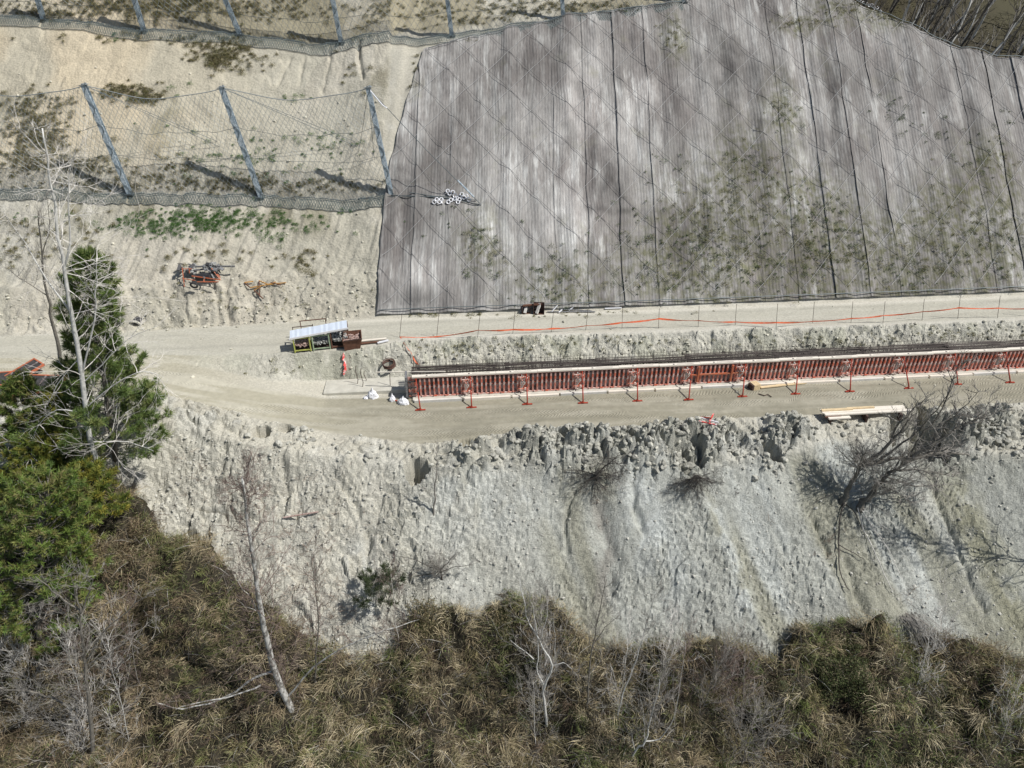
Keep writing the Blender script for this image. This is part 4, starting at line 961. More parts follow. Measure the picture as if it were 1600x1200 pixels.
def seg_fn(p0, p1, q0, q1, sag, O, bulge=.25):
    def fn(u, v):  # v from top (0) to bottom (1)
        t = q0.lerp(q1, u); t = t+Vector((0, 0, -sag*4*u*(1-u)))
        b_ = p0.lerp(p1, u); g = gz(b_.x, b_.y); b_ = Vector((b_.x, b_.y, g+.1))
        p = t.lerp(b_, v); s = math.sin(math.pi*v)
        p = p+Vector((.10*math.sin(7*v+5*u), -bulge*s*(.6+.4*math.sin(9*u)), .06*math.sin(11*u+3*v)))
        return p-O
    return fn
M['galv2'] = simple('net_zinc', (.10, .13, .13), .6, .3, .3, 2)
LOW = [(-22, 300, -95, 128, .4), (203, 303, 131, 133, .4), (408, 308, 346, 137, .4), (612, 306, 575, 137, .4)]
root, O, bs, tps = barrier('lower rockfall fence of three galvanised posts hung with wire net on the bare slope', LOW, None, 0, None)
def lerp_ends(bs, tps, i): return bs[i], bs[i+1], tps[i], tps[i+1]
for i in range(3):
    p0, p1, q0, q1 = lerp_ends(bs, tps, i); fn = seg_fn(p0, p1, q0, q1, .75, O)
    w_ = (p1-p0).length; mb = MB(); hexnet(mb, fn, int(w_/.33), 27, .0105)
    o = mb.build('net_panel', M['wire'], root); o['kind'] = 'stuff'
    MB().tube([fn(k/24, 0) for k in range(25)], .028, 5, False).build('top_cable', M['wire'], root)
    MB().tube([fn(k/24, .35+.01*math.sin(k)) for k in range(25)], .014, 4, False).build('side_cable', M['wire_dark'], root)
    MB().tube([fn(k/24, .62) for k in range(25)], .012, 4, False).build('side_cable', M['wire_dark'], root)
def apron(bs, root, O, px_extra=(-.3, .3), w_=.62, dens=.10):
    # net gathered on the ground at the foot: a band of dense wires
    for i in range(len(bs)-1):
        p0, p1 = bs[i], bs[i+1]; L = (p1-p0).length
        def fn(u, v):
            b_ = p0.lerp(p1, u); x = b_.x; y = b_.y-.05-w_*v+.03*math.sin(x*1.3)
            z = gz(x, y)+.12+.14*math.sin(math.pi*min(1, v*1.1))*(.7+.3*math.sin(x*2.1))
            return Vector((x, y, z))-O
        mb = MB()
        for k in range(2):
            hexnet(mb, (lambda u, v, k=k: fn(u, v)+Vector((0, .05*k, .09*k))), int(L/.19), 5, .010)
        mb.build('ground_net', M['galv2'], root)['kind'] = 'stuff'
        MB().tube([fn(k/30, .97)+Vector((0, 0, -.03)) for k in range(31)], .025, 5, False).build('bottom_cable', M['wire_dark'], root)
        MB().tube([fn(k/30, .1)+Vector((0, 0, .04)) for k in range(31)], .03, 5, False).build('bottom_cable', M['wire_dark'], root)
apron(bs, root, O)
# guy ropes of the lower fence
tp3 = tps[3]; anc = Vector(hit(752, 326))+Vector((0, 0, .3))
MB().tube([tp3-O, tp3.lerp(anc, .5)+Vector((0, 0, -.15))-O, anc-O], .025, 5, False).build('guy_rope', M['wire_dark'], root)
MB().tube([tp3.lerp(anc, .78)-O, tp3.lerp(anc, .93)-O], .06, 6).build('brake_spring', M['galv'], root)
for k, (ax, ay) in enumerate([(585, 250), (560, 238)]):
    g = Vector(hit(ax, ay)); MB().tube([tp3-O, tp3.lerp(g, .5)+Vector((0, 0, -.2))-O, g-O], .018, 4, False).build('guy_rope', M['wire_dark'], root)
for k in (1, 2):
    for s in (-6, -14):
        g = Vector(hit([0, 345, 560][k]+s*.4, 235+s)); MB().tube([tps[k]-O, g-O], .016, 4, False).build('guy_rope', M['wire_dark'], root)
for a_, b_ in (((612, 312), (745, 320)), ((640, 308), (752, 327)), ((560, 318), (700, 314))):
    p = Vector(hit(*a_))+Vector((0, 0, .35)); q = Vector(hit(*b_))+Vector((0, 0, .35)); MB().tube([p-O, p.lerp(q, .5)-O+Vector((0, 0, .05)), q-O], .03, 5, False).build('anchor_rope', M['wire_dark'], root)
MB().tube([tp3-O, tp3-O+Vector((.9, -.1, -1.1)), tp3-O+Vector((1.2, -.1, -1.3))], .05, 5).build('white_strap', M['white'], root)
# upper fence
UPP = [(-90, 22, -112, -70, -.3), (68, 30, 40, -62, -.3), (225, 48, 189, -68, -.3), (375, 54, 322, -70, -.3), (533, 66, 508, -60, -.3), (706, 56, 690, -70, -.3), (880, 26, 872, -95, -.2), (1068, 4, 1072, -110, -.2)]
root, O, bs, tps = barrier('upper rockfall fence following the crest along the top of the picture', UPP, None, 0, None)
for i in range(len(bs)-1):
    p0, p1, q0, q1 = lerp_ends(bs, tps, i); fn = seg_fn(p0, p1, q0, q1, .6, O)
    w_ = (p1-p0).length; mb = MB(); hexnet(mb, fn, int(w_/(.42 if i < 4 else .5)), 15, .012)
    mb.build('net_panel', M['wire'], root)['kind'] = 'stuff'
    MB().tube([fn(k/24, 0) for k in range(25)], .028, 5, False).build('top_cable', M['wire'], root)
    MB().tube([fn(k/24, .7) for k in range(25)], .014, 4, False).build('side_cable', M['wire_dark'], root)
apron(bs, root, O, w_=.75)
# brake rings by the anchor, white
t = thing('ring_coil', 'heap of white looped brake rings hanging at the fence anchor on the mat', 'brake rings', hit(708, 318))
o0 = np.array(t.location)
ringp = [(679, 319), (683, 315), (687, 319), (690, 315), (693.5, 319), (701, 319), (705, 316), (711, 314), (716, 319), (700, 302), (703, 306), (708, 304), (711, 309), (714, 313), (719, 311), (722, 307), (725, 312), (729, 310), (733, 315), (718, 315)]
for k, (px, py) in enumerate(ringp):
    c = hit(px, py)+np.array([0, -.18, .22])-o0
    MB().torus(c, .13, .042, (RR.uniform(-.3, .3), -1, .5+RR.uniform(-.3, .3)), 12, 5, RR.random()*6, RR.random()*6+5.3 if k % 3 else 12).build('ring', M['white'], t)
t = thing('ring_coil', 'second white looped coil on the crest below the far wood', 'brake rings', hit(1360, 8)); o0 = np.array(t.location)
for k in range(9):
    MB().torus(hit(1338+k*4.4, 4+2.2*k-(k % 2)*3)+np.array([0, -.2, .35])-o0, .17, .05, (RR.uniform(-.3, .3), -1, .6), 10, 5).build('ring', M['white'], t)
print('fences done')
# ------------------------------------------------------------------ vegetation
def blades(name, P, D, L, Wd, C, mat, parent=None, droop=.25, link=True):
    n = len(P); D = D/np.linalg.norm(D, axis=1, keepdims=True)
    R_ = rng.normal(size=(n, 3)); S = np.cross(D, R_); S /= np.linalg.norm(S, axis=1, keepdims=True)+1e-9
    S *= (Wd/2)[:, None]; L = L[:, None]
    dz = np.zeros((n, 3)); dz[:, 2] = -droop
    side = rng.normal(size=(n, 3))*.12
    mid = P+D*L*.5+side*L*.5+dz*L*.2; tip = P+D*L+dz*L+side*L
    V = np.stack([P-S*.8, P+S*.8, mid+S, mid-S, tip], 1)
    b = (np.arange(n)*5)[:, None]
    q = b+np.array([[0, 1, 2, 3]]); t = b+np.array([[3, 2, 4]])
    return mesh_np(name, V.reshape(-1, 3), [q, t], mat, parent, np.repeat(C, 5, 0))
def leaves(name, P, s, C, mat, parent=None):
    n = len(P); A = rng.normal(size=(n, 3)); A /= np.linalg.norm(A, axis=1, keepdims=True)
    B_ = np.cross(A, rng.normal(size=(n, 3))); B_ /= np.linalg.norm(B_, axis=1, keepdims=True)
    s = s[:, None]; V = np.stack([P-A*s, P-B_*s*.45, P+A*s, P+B_*s*.45], 1)
    q = (np.arange(n)*4)[:, None]+np.array([[0, 1, 2, 3]])
    return mesh_np(name, V.reshape(-1, 3), q, mat, parent, np.repeat(C, 4, 0))
def pick(n, cols, var=.25, p=None):
    c = np.array(cols)[rng.choice(len(cols), n, p=p)]; return c*(1+var*(rng.random((n, 1))*2-1))

# thicket along the bottom
VB = np.array([hit(px, py) for px, py in [(-120, 700), (0, 740), (150, 752), (225, 775), (262, 850), (330, 845), (350, 880), (420, 945), (480, 990), (560, 1018), (612, 1012), (640, 965), (700, 945), (745, 955), (790, 925), (860, 945), (905, 985), (960, 1005), (1060, 1015), (1105, 1012), (1170, 1015), (1215, 1040), (1240, 985), (1300, 975), (1370, 985), (1410, 1000), (1450, 985), (1520, 1010), (1600, 1030), (1750, 1060)]])
VB = VB[np.argsort(VB[:, 0])]
def Yv(x): return np.interp(x, VB[:, 0], VB[:, 1])
def thick(x, y):
    d = Yv(x)-y+.5*(fbm(x, y, 1.0, 3, 101)-.5)
    m = fbm(x, y, 2.6, 3, 102); m2 = fbm(x, y, .9, 3, 103)
    e = sstep(-.05, .7, d)
    leftthin = np.interp(x, [-20, -14, -8, -4, 40], [1, .75, .6, 1, 1])
    return e*np.clip(.45+5.2*(m-.38)+2.2*(m2-.5), .10, 3.6)*leftthin+0, d
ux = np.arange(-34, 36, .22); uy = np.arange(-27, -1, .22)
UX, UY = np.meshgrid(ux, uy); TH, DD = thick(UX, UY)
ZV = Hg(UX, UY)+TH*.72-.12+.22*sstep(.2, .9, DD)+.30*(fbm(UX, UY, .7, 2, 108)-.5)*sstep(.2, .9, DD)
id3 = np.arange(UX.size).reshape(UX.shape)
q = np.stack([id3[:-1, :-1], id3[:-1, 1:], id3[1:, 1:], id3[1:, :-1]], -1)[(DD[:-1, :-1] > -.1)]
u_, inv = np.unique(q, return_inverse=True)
cb = np.array([.034, .029, .018])*(1+.6*(fbm(UX, UY, .5, 3, 104)-.5))[..., None]  # near-black colour stands in for the shade between the clumps
o = mesh_np('shade_layer', np.stack([UX, UY, ZV], -1).reshape(-1, 3)[u_], inv.reshape(-1, 4), M['straw'], col=cb.reshape(-1, 3)[u_], smooth=True)
tag(o, 'dark sheet added under the dry thicket at the foot of the slope, coloured as the shade in its gaps', 'shade_layer', kind='stuff')
def vegpts(n, dens, yr=(-25, -2), xr=(-33, 35), lo=.55, hi=1.1):
    x = rng.uniform(*xr, n); y = rng.uniform(*yr, n); th, d = thick(x, y)
    k = (d > .0) & (rng.random(n) < dens(x, y)); x, y, th = x[k], y[k], th[k]
    return np.stack([x, y, Hg(x, y)+.72*th+.04+.22*sstep(.2, .9, d[k])+(rng.uniform(lo, hi, len(x))-.8)*np.minimum(th, .8)], -1)
tone = lambda x, y: fbm(x, y, 2.2, 4, 105)
def upd(n, up=.6): 
    D = rng.normal(size=(n, 3)); D[:, 2] = np.abs(D[:, 2])*.6+up; D[:, 1] -= .1; return D
def clumps(name, lab, cat, nc, dens, per, L, Wd, cols, pr, rad, mat, lean=.75, droop=.5, var=.35):
    Pc = vegpts(nc, dens, lo=.7, hi=1.0); m = len(Pc); ci = rng.choice(len(cols), m, p=pr); cc = np.array(cols)[ci]*(1+var*(rng.random((m, 1))*2-1))
    k = np.repeat(np.arange(m), per); n = len(k); sz = (.5+rng.random(m))[k]
    off = rng.normal(size=(n, 2))*rad*sz[:, None]; out = off/(rad+1e-6)*lean
    wind = rng.normal(size=(m, 2))[k]*.55
    D = np.stack([out[:, 0]+wind[:, 0], out[:, 1]+wind[:, 1], np.full(n, .75)], -1)+rng.normal(size=(n, 3))*.45
    P0 = Pc[k]+np.stack([off[:, 0]*.6, off[:, 1]*.6, rng.uniform(-.35, .15, n)], -1)
    C0 = cc[k]*(1+.3*(rng.random((n, 1))*2-1)); red = (sstep(-9, -14, P0[:, 0])*sstep(.3, .6, rng.random(n)))[:, None]; C0 = C0*(1-.35*red)+np.array([.26, .17, .12])*.35*red
    o = blades(name, P0, D, rng.uniform(*L, n)*sz, rng.uniform(*Wd, n), C0, M[mat], droop=droop); print(name, m, n)
    return tag(o, lab, cat, kind='stuff')
clumps('reed_clumps', 'dry straw-coloured reed clumps and bramble canes covering the foot of the slope', 'dry reeds', 9000, lambda x, y: sstep(.34, .5, tone(x, y))*.8+.2, 62, (.25, .85), (.009, .022), [(.44, .37, .23), (.30, .24, .145), (.60, .52, .35), (.13, .095, .065), (.23, .20, .095)], [.27, .26, .13, .18, .16], .26, 'straw', lean=.28)
clumps('grass_clumps', 'olive green grass clumps growing through the dry thicket', 'grass', 6500, lambda x, y: sstep(.62, .42, tone(x, y))*.85+.15, 60, (.2, .6), (.012, .028), [(.17, .20, .065), (.11, .14, .045), (.26, .26, .12), (.08, .09, .045), (.20, .18, .11)], [.25, .25, .15, .2, .15], .24, 'straw', lean=.25, droop=.35)
P_ = vegpts(330000, lambda x, y: .6+0*x, lo=.68, hi=.95); n = len(P_)
C_ = pick(n, [(.30, .25, .15), (.19, .155, .09), (.12, .13, .05), (.10, .075, .05), (.40, .35, .22)], .35)
o = blades('ground_litter', P_, upd(n, .25), rng.uniform(.12, .42, n), rng.uniform(.010, .024, n), C_, M['straw'], droop=.4)
tag(o, 'short dead grass and litter filling the thicket between the clumps', 'litter', kind='stuff')
P_ = vegpts(26000, lambda x, y: .6+0*x, lo=.7, hi=1.15); n = len(P_)
o = blades('dead_twigs', P_, upd(n, .2), rng.uniform(.5, 1.7, n), rng.uniform(.008, .018, n), pick(n, [(.36, .34, .30), (.24, .21, .18), (.16, .13, .11), (.45, .43, .40)], .3), M['straw'], droop=.3)
tag(o, 'loose dead twigs tangled through the thicket', 'twigs', kind='stuff')
P_ = vegpts(230000, lambda x, y: sstep(.54, .40, fbm(x, y, 1.5, 4, 106))*(.35+.65*sstep(12, 20, x)), lo=.8, hi=1.18); n = len(P_)
C_ = pick(n, [(.10, .15, .04), (.14, .20, .05), (.065, .09, .03), (.20, .22, .07)], .3)
o = leaves('bramble_leaves', P_, rng.uniform(.025, .055, n), C_, M['leaf'])
tag(o, 'small green bramble leaves scattered over the thicket', 'brambles', kind='stuff')
print('thicket done', len(P_))
# green bush at right
def bush(px, py, r, h, n, cols, name, lab, cat='bush', mat='leaf', ls=(.03, .06), stems=14, off=(0, 0, 0)):
    p = hit(px, py)+np.array(off); t = thing(name, lab, cat, p)
    A_ = rng.normal(size=(n, 3)); A_ /= np.linalg.norm(A_, axis=1, keepdims=True); A_[:, 2] = np.abs(A_[:, 2])
    rr = (.55+.45*rng.random(n)**.5); nz = np.array([mnoise.noise(Vector(a*2.3)+Vector(p))+.6*mnoise.noise(Vector(a*6)+Vector(p)) for a in A_])
    Q = A_*(rr*(1+.55*nz))[:, None]*np.array([r, r*.8, h]); Q[:, 2] -= .1
    leaves('leaves', Q, rng.uniform(*ls, n), pick(n, cols, .35), M[mat], t)['kind'] = 'stuff'
    mb = MB()
    for k in range(stems):
        a = RR.random()*6.28; mb.tube([(0, 0, -.1), (math.cos(a)*r*.3, math.sin(a)*r*.3, h*.5), (math.cos(a)*r*.7, math.sin(a)*r*.6, h*.9*RR.uniform(.7, 1.1))], [.025, .018, .006], 4, False)
    mb.build('stem', M['bark_grey'], t); return t
G = [(.06, .10, .03), (.10, .15, .04), (.035, .05, .02), (.13, .18, .06)]
bush(1305, 1045, 2.5, 1.9, 30000, [(.075, .10, .035), (.11, .14, .05), (.04, .05, .022), (.15, .16, .07), (.16, .14, .08)], 'leafy_bush', 'dense dark green bush bulging over the thicket edge below the fallen tree')
bush(1210, 1075, 1.5, 1.2, 6000, [(.12, .13, .06), (.2, .19, .12), (.07, .08, .04)], 'leafy_bush', 'thin greyish shrub left of the dense dark green bush')
bush(795, 985, 1.3, 1.6, 5000, [(.14, .13, .06), (.08, .09, .04), (.24, .2, .11)], 'leafy_bush', 'olive brown bush topping the middle of the thicket below the bare gully')
bush(670, 975, 1.2, 1.7, 5000, [(.2, .16, .09), (.1, .10, .045), (.3, .25, .15)], 'leafy_bush', 'tan bush left of the olive brown one, throwing shade on its left')
bush(225, 850, 1.5, 1.5, 6000, [(.25, .19, .11), (.16, .12, .075), (.3, .25, .15)], 'leafy_bush', 'rounded tan bush at the right side of the low pines', ls=(.02, .06))
bush(300, 870, .9, 1.1, 3000, [(.2, .15, .09), (.12, .10, .06)], 'leafy_bush', 'small brown bush right of the rounded tan bush', ls=(.02, .05))

# weed tufts
def tufts(name, lab, cl, cols, L=(.05, .15), nbl=34, wd=(.010, .024), cat='weeds', lift=.12, up=.5, matk='straw'):
    Pp = []
    for (px, py, rx, ry, n) in cl:
        for k in range(n):
            a, b_ = rng.normal()*.5, rng.normal()*.5; p = hit(px+a*rx, py+b_*ry); sz = .045+.15*rng.random()**2
            m = int(nbl*(.5+sz*11)); qa = rng.normal(size=m)*sz; qb = rng.normal(size=m)*sz*.7; Pp.append(p+np.stack([qa, qb-.06, np.maximum(0, sz*1.1-np.hypot(qa, qb)*.6)*rng.random(m)+lift+qb*.6], -1))
    Pp = np.concatenate(Pp); n = len(Pp)
    o = blades(name, Pp, upd(n, up), rng.uniform(*L, n), rng.uniform(*wd, n), pick(n, cols, .35), M[matk], droop=.3)
    return tag(o, lab, cat, kind='stuff')
DG = [(.08, .14, .035), (.12, .19, .05), (.05, .07, .03), (.08, .07, .05)]; OL = [(.24, .23, .10), (.15, .16, .06), (.32, .28, .14), (.10, .10, .055)]; GR = [(.08, .17, .04), (.12, .23, .06), (.06, .12, .03)]
tufts('weed_tufts', 'dark green weed tufts rooted through the grey mat', [(750, 375, 26, 18, 14), (770, 420, 14, 30, 10), (732, 432, 8, 10, 5), (815, 350, 6, 4, 2), (1150, 285, 45, 50, 26), (1090, 380, 100, 60, 80), (1170, 430, 110, 40, 60), (1290, 385, 60, 50, 60), (1295, 335, 30, 30, 14), (1400, 425, 90, 40, 40), (1540, 385, 90, 60, 70), (1520, 255, 40, 30, 12), (1225, 180, 20, 30, 10), (1390, 175, 30, 20, 12), (1240, 330, 60, 50, 30), (880, 430, 80, 50, 26), (1000, 345, 60, 50, 14), (1430, 195, 30, 30, 8), (1050, 265, 40, 20, 8), (950, 18, 60, 8, 8), (700, 340, 60, 60, 10), (1480, 215, 50, 20, 10), (860, 470, 60, 14, 16), (1030, 440, 60, 30, 26), (1570, 200, 30, 20, 8)], DG, lift=.24)
tufts('dry_tufts', 'olive and brown dry tufts spread over the lower right of the mat', [(1130, 360, 140, 80, 130), (1290, 400, 120, 60, 90), (1170, 270, 50, 60, 34), (1540, 380, 110, 70, 90), (1540, 250, 60, 30, 20), (1400, 400, 110, 60, 50), (1100, 430, 160, 40, 70), (1050, 60, 24, 24, 20), (880, 440, 90, 40, 20), (750, 385, 40, 30, 12), (1240, 40, 40, 10, 26), (1300, 25, 60, 20, 16), (1385, 32, 40, 12, 30), (1340, 20, 50, 12, 20), (1480, 350, 60, 60, 20), (1220, 170, 30, 30, 10)], OL, L=(.08, .26), nbl=22, wd=(.008, .02), lift=.24)
tufts('green_weeds', 'fresh green weeds on the bare slope below the lower fence', [(350, 350, 170, 26, 70), (230, 345, 60, 16, 40), (250, 355, 70, 18, 80), (330, 345, 60, 16, 110), (300, 330, 90, 10, 26), (425, 355, 30, 26, 44), (425, 335, 30, 6, 10), (500, 345, 50, 18, 12), (540, 330, 16, 6, 5), (400, 250, 90, 50, 60), (330, 240, 80, 50, 26), (180, 55, 6, 12, 5), (250, 150, 80, 20, 6), (465, 155, 50, 10, 6), (60, 340, 60, 12, 6), (520, 230, 60, 40, 30)], GR, L=(.05, .14), nbl=50, lift=.02, up=.3)
tufts('dry_tufts', 'olive brown grass clumps on the bare slope around the fences', [(350, 85, 60, 28, 170), (200, 145, 56, 14, 80), (230, 158, 30, 12, 26), (60, 215, 60, 60, 240), (60, 160, 60, 24, 50), (40, 245, 50, 40, 50), (60, 370, 110, 40, 70), (480, 410, 30, 22, 20), (330, 400, 110, 22, 26), (280, 270, 60, 24, 40), (140, 265, 70, 24, 60), (380, 285, 60, 14, 26), (250, 10, 160, 26, 380), (60, 20, 90, 16, 60), (440, 15, 100, 30, 60), (640, 20, 120, 34, 80), (780, 18, 110, 24, 90), (900, 10, 100, 16, 60), (650, 90, 20, 60, 12), (560, 120, 30, 30, 8), (360, 290, 300, 12, 160), (300, 60, 300, 8, 60)], OL+[(.25, .2, .1), (.10, .085, .06)], L=(.08, .36), wd=(.008, .02), nbl=46, lift=.0)
tufts('bank_weeds', 'sparse grey-green weeds on the cut bank behind the rebar', [(820, 540, 120, 12, 26), (720, 545, 50, 12, 14), (1000, 535, 120, 10, 20), (1300, 530, 140, 10, 26), (1500, 520, 120, 10, 26), (440, 570, 60, 16, 5), (360, 470, 150, 26, 26), (900, 490, 140, 6, 26), (700, 492, 70, 4, 16)], OL, L=(.05, .14), lift=.0)
tufts('slope_roots', 'reddish dead stems and rootlets on the left of the lower slope', [(470, 850, 90, 90, 90), (380, 780, 60, 60, 40), (500, 950, 80, 60, 90), (300, 740, 60, 60, 20), (1420, 950, 40, 30, 10), (940, 770, 40, 50, 14), (1290, 840, 80, 60, 14)], [(.22, .15, .11), (.16, .12, .10), (.3, .22, .17)], L=(.2, .7), nbl=5, wd=(.008, .02), lift=.0, up=.6)

# ------------------------------------------------------------------ trees
def ppath(pts, yb, lean=0.0):
    """limb through picture points, at the distance of its foot; third value moves it back or forward"""
    out = []
    for i, q in enumerate(pts):
        out.append(Vector(aty(q[0], q[1], yb+(q[2] if len(q) > 2 else 0)+lean*i)))
    return out
def smooth_path(pts, sub=3, wob=.03):
    out = [];
    for i in range(len(pts)-1):
        p0 = pts[max(0, i-1)]; p1 = pts[i]; p2 = pts[i+1]; p3 = pts[min(len(pts)-1, i+2)]
        L = (p2-p1).length
        for k in range(sub):
            t = k/sub; a = .5*(2*p1+(p2-p0)*t+(2*p0-5*p1+4*p2-p3)*t*t+(-p0+3*p1-3*p2+p3)*t**3)
            if k: a = a+Vector((RR.gauss(0, wob), RR.gauss(0, wob), RR.gauss(0, wob*.6)))*min(1, L)
            out.append(a)
    out.append(pts[-1]); return out
def sprout(mb, p, d, L, r, lev, up=.15, spread=.7, kids=4, n=5, wob=.16):
    pts = [p]; dd = d.normalized(); q = p.copy(); ks = []
    for i in range(n):
        dd = (dd+Vector((RR.gauss(0, wob), RR.gauss(0, wob), RR.gauss(0, wob)+up*.3))).normalized(); q = q+dd*L/n; pts.append(q.copy()); ks.append((q.copy(), dd.copy()))
    mb.tube(pts, [max(.0045, r*(1-.85*i/n)) for i in range(n+1)], 4 if r > .03 else 3, False)
    if lev > 0:
        for k in range(kids):
            i = RR.randrange(max(1, n//3), n); pp, d1 = ks[i]; s = Vector((RR.gauss(0, 1), RR.gauss(0, 1), RR.gauss(0, 1)))
            sprout(mb, pp, d1+s.normalized()*spread, L*RR.uniform(.35, .65), r*.55, lev-1, up, spread, kids, max(3, n-1), wob)
def tree(name, lab, base, trunk, limbs, r, bark, twigm, ntw=30, tl=(1.0, 2.2), tw_lev=2, up=.2, tstart=.25, group=None, cat='tree', tdir=None, kids=4, ltw=6, tr=.012, lean=0, wob=.04, spread=.7):
    """trunk: picture points upward from the foot, limbs: [(points, radius)]"""
    b_ = hit(*base) if len(base) == 2 else np.array(base)
    t = thing(name, lab, cat, b_, 0, group); O = Vector(b_)
    path = [Vector((0, 0, -.25))+(ppath(trunk[:1], b_[1])[0]-O)]+[q-O for q in ppath(trunk, b_[1], lean)]
    path = smooth_path(path, 3, wob); n = len(path)
    rad = [r*(1.25 if i == 0 else 1)*(1-.82*i/(n-1)) for i in range(n)]
    MB().tube(path, rad, 8 if r > .1 else 6).build('trunk', M[bark], t, True)
    br = []; 
    for pts, rr in limbs:
        lp = smooth_path([q-O for q in ppath(pts, b_[1])], 3, wob*.8)
        m = len(lp); MB().tube(lp, [max(.008, rr*(1-.8*i/(m-1))) for i in range(m)], 6, False).build('branch', M[bark], t, True)
        br.append((lp, rr))
    mb = MB()
    def along(lp, k, f0, lmul):
        for j in range(k):
            f = f0+(1-f0)*RR.random()**.8; i = min(len(lp)-2, int(f*(len(lp)-1))); p = lp[i].lerp(lp[i+1], RR.random()); d = (lp[i+1]-lp[i]).normalized()
            s = Vector((RR.gauss(0, 1), RR.gauss(0, 1), RR.gauss(0, .6))).normalized()
            dd = d*.5+s*.9+Vector((0, 0, up)) if tdir is None else Vector(tdir)+s*.7
            sprout(mb, p, dd, RR.uniform(*tl)*lmul*(1.25-.7*f), tr*RR.uniform(.7, 1.5), tw_lev, up, spread, kids)
    along(path, ntw, tstart, 1)
    for lp, rr in br: along(lp, ltw, .2, .6)
    if mb.v: mb.build('twigs', M[twigm], t)['kind'] = 'stuff'
    return t
M['twig_pale'] = simple('twig_pale', (.60, .57, .52), .9, 0, .2, 2)
tree('bare_tree', 'tall pale-barked bare tree in front of the big pine at the left', (158, 812), [(152, 728), (137, 660), (124, 560), (112, 490), (101, 425), (88, 345), (76, 270), (66, 200)],
     [([(112, 490), (75, 440), (40, 380), (5, 330, -.5)], .05), ([(101, 425), (110, 380), (107, 300), (118, 235)], .05), ([(128, 590), (148, 500), (152, 440), (150, 402)], .045), ([(133, 640), (180, 600), (225, 580), (256, 590, .5)], .035), ([(135, 650), (90, 640), (60, 665), (48, 700)], .035), ([(128, 600), (160, 570), (200, 530), (245, 510)], .035), ([(140, 690), (200, 690), (240, 705)], .03), ([(142, 695), (90, 700), (45, 725)], .03), ([(124, 560), (90, 600), (70, 640)], .03)],
     .15, 'bark_white', 'twig_pale', 50, (1.6, 3.6), 2, .02, .08, kids=4, ltw=7, tr=.017, spread=.6)
tree('bare_tree', 'slim dark-trunked bare tree left of the pale one', (101, 640), [(100, 630), (93, 550), (82, 505), (74, 462), (66, 400), (60, 330)], [([(74, 462), (40, 440), (18, 425)], .03), ([(66, 400), (78, 350), (72, 300)], .03)], .13, 'bark_grey', 'twig_grey', 24, (1.2, 2.6), 1, .3, .4, tr=.014)
tree('bare_tree', 'speckled bare tree rising from the thicket with reddish twigs, a third of the way across', (455, 1125), [(457, 1112), (430, 1050), (412, 980), (400, 900), (386, 810), (378, 745)], [([(448, 1090), (490, 1042), (545, 1008), (600, 985), (655, 968, .5)], .055), ([(430, 1050), (400, 1058), (350, 1090, -.3), (285, 1108, -.6), (245, 1098, -.8)], .075), ([(408, 1070), (370, 1085, -.4), (310, 1098, -.8), (275, 1108, -1)], .05), ([(440, 1075), (420, 1100), (405, 1130)], .04), ([(410, 970), (390, 930), (370, 905)], .03)],
     .22, 'bark_pale', 'twig_red', 95, (.8, 2.2), 2, .15, .22, kids=5, tr=.017)
tree('bare_tree', 'reddish twiggy bare sapling standing on the slope right of the speckled tree', (493, 1075), [(492, 1060), (496, 1000), (494, 930), (487, 862)], [], .06, 'bark_grey', 'twig_red', 34, (.8, 1.8), 2, .5, .2)
tree('bare_tree', 'bare tree with forked top in the lower left thicket', (143, 1195), [(145, 1180), (139, 1110), (134, 1040), (129, 1000), (127, 957)], [([(127, 957), (100, 938), (75, 915), (55, 900)], .05), ([(127, 957), (117, 930), (111, 895)], .045), ([(127, 957), (140, 925), (150, 898)], .045), ([(134, 1035), (160, 990), (200, 955), (235, 925)], .045), ([(135, 1040), (185, 1010), (215, 985)], .03), ([(112, 1000), (90, 975), (60, 965)], .03), ([(165, 1070), (190, 1035), (230, 1005), (270, 975)], .03)], .13, 'bark_grey', 'twig_grey', 46, (1, 2.4), 2, .2, .1)
tree('bare_tree', 'bent bare tree arching left at the left picture edge', (127, 1150), [(125, 1138), (108, 1105), (70, 1088), (30, 1078), (-20, 1070)], [([(70, 1088), (40, 1120), (0, 1150)], .03), ([(108, 1105), (60, 1140), (10, 1180)], .03)], .10, 'bark_grey', 'twig_grey', 30, (.8, 2), 2, .3, .1)
tree('bare_tree', 'small white forked tree standing in the middle of the thicket', (856, 1145), [(854, 1130), (851, 1100), (851, 1073), (863, 1040), (843, 1000), (822, 962), (812, 905)], [([(851, 1073), (840, 1052), (841, 1015), (834, 960), (828, 930)], .045), ([(843, 1000), (852, 975), (856, 940)], .03), ([(863, 1040), (880, 1035), (893, 1045)], .02), ([(834, 1030), (812, 1012), (798, 1000)], .025)], .085, 'bark_white', 'twig_grey', 40, (.8, 1.9), 2, .4, .3)
tree('bare_tree', 'thin grey bare tree right of the white forked tree', (916, 1135), [(917, 1120), (919, 1070), (926, 1010), (935, 965), (948, 905)], [([(926, 1010), (945, 980), (965, 965)], .02)], .06, 'bark_grey', 'twig_grey', 36, (.7, 1.6), 2, .5, .2)
tree('bare_tree', 'slanting pale bare stem leaning right over the thicket towards the scree', (962, 1130), [(966, 1112), (978, 1070), (995, 1030), (1006, 990), (1015, 962), (1024, 925)], [], .055, 'bark_white', 'twig_grey', 20, (.6, 1.5), 2, .4, .4)
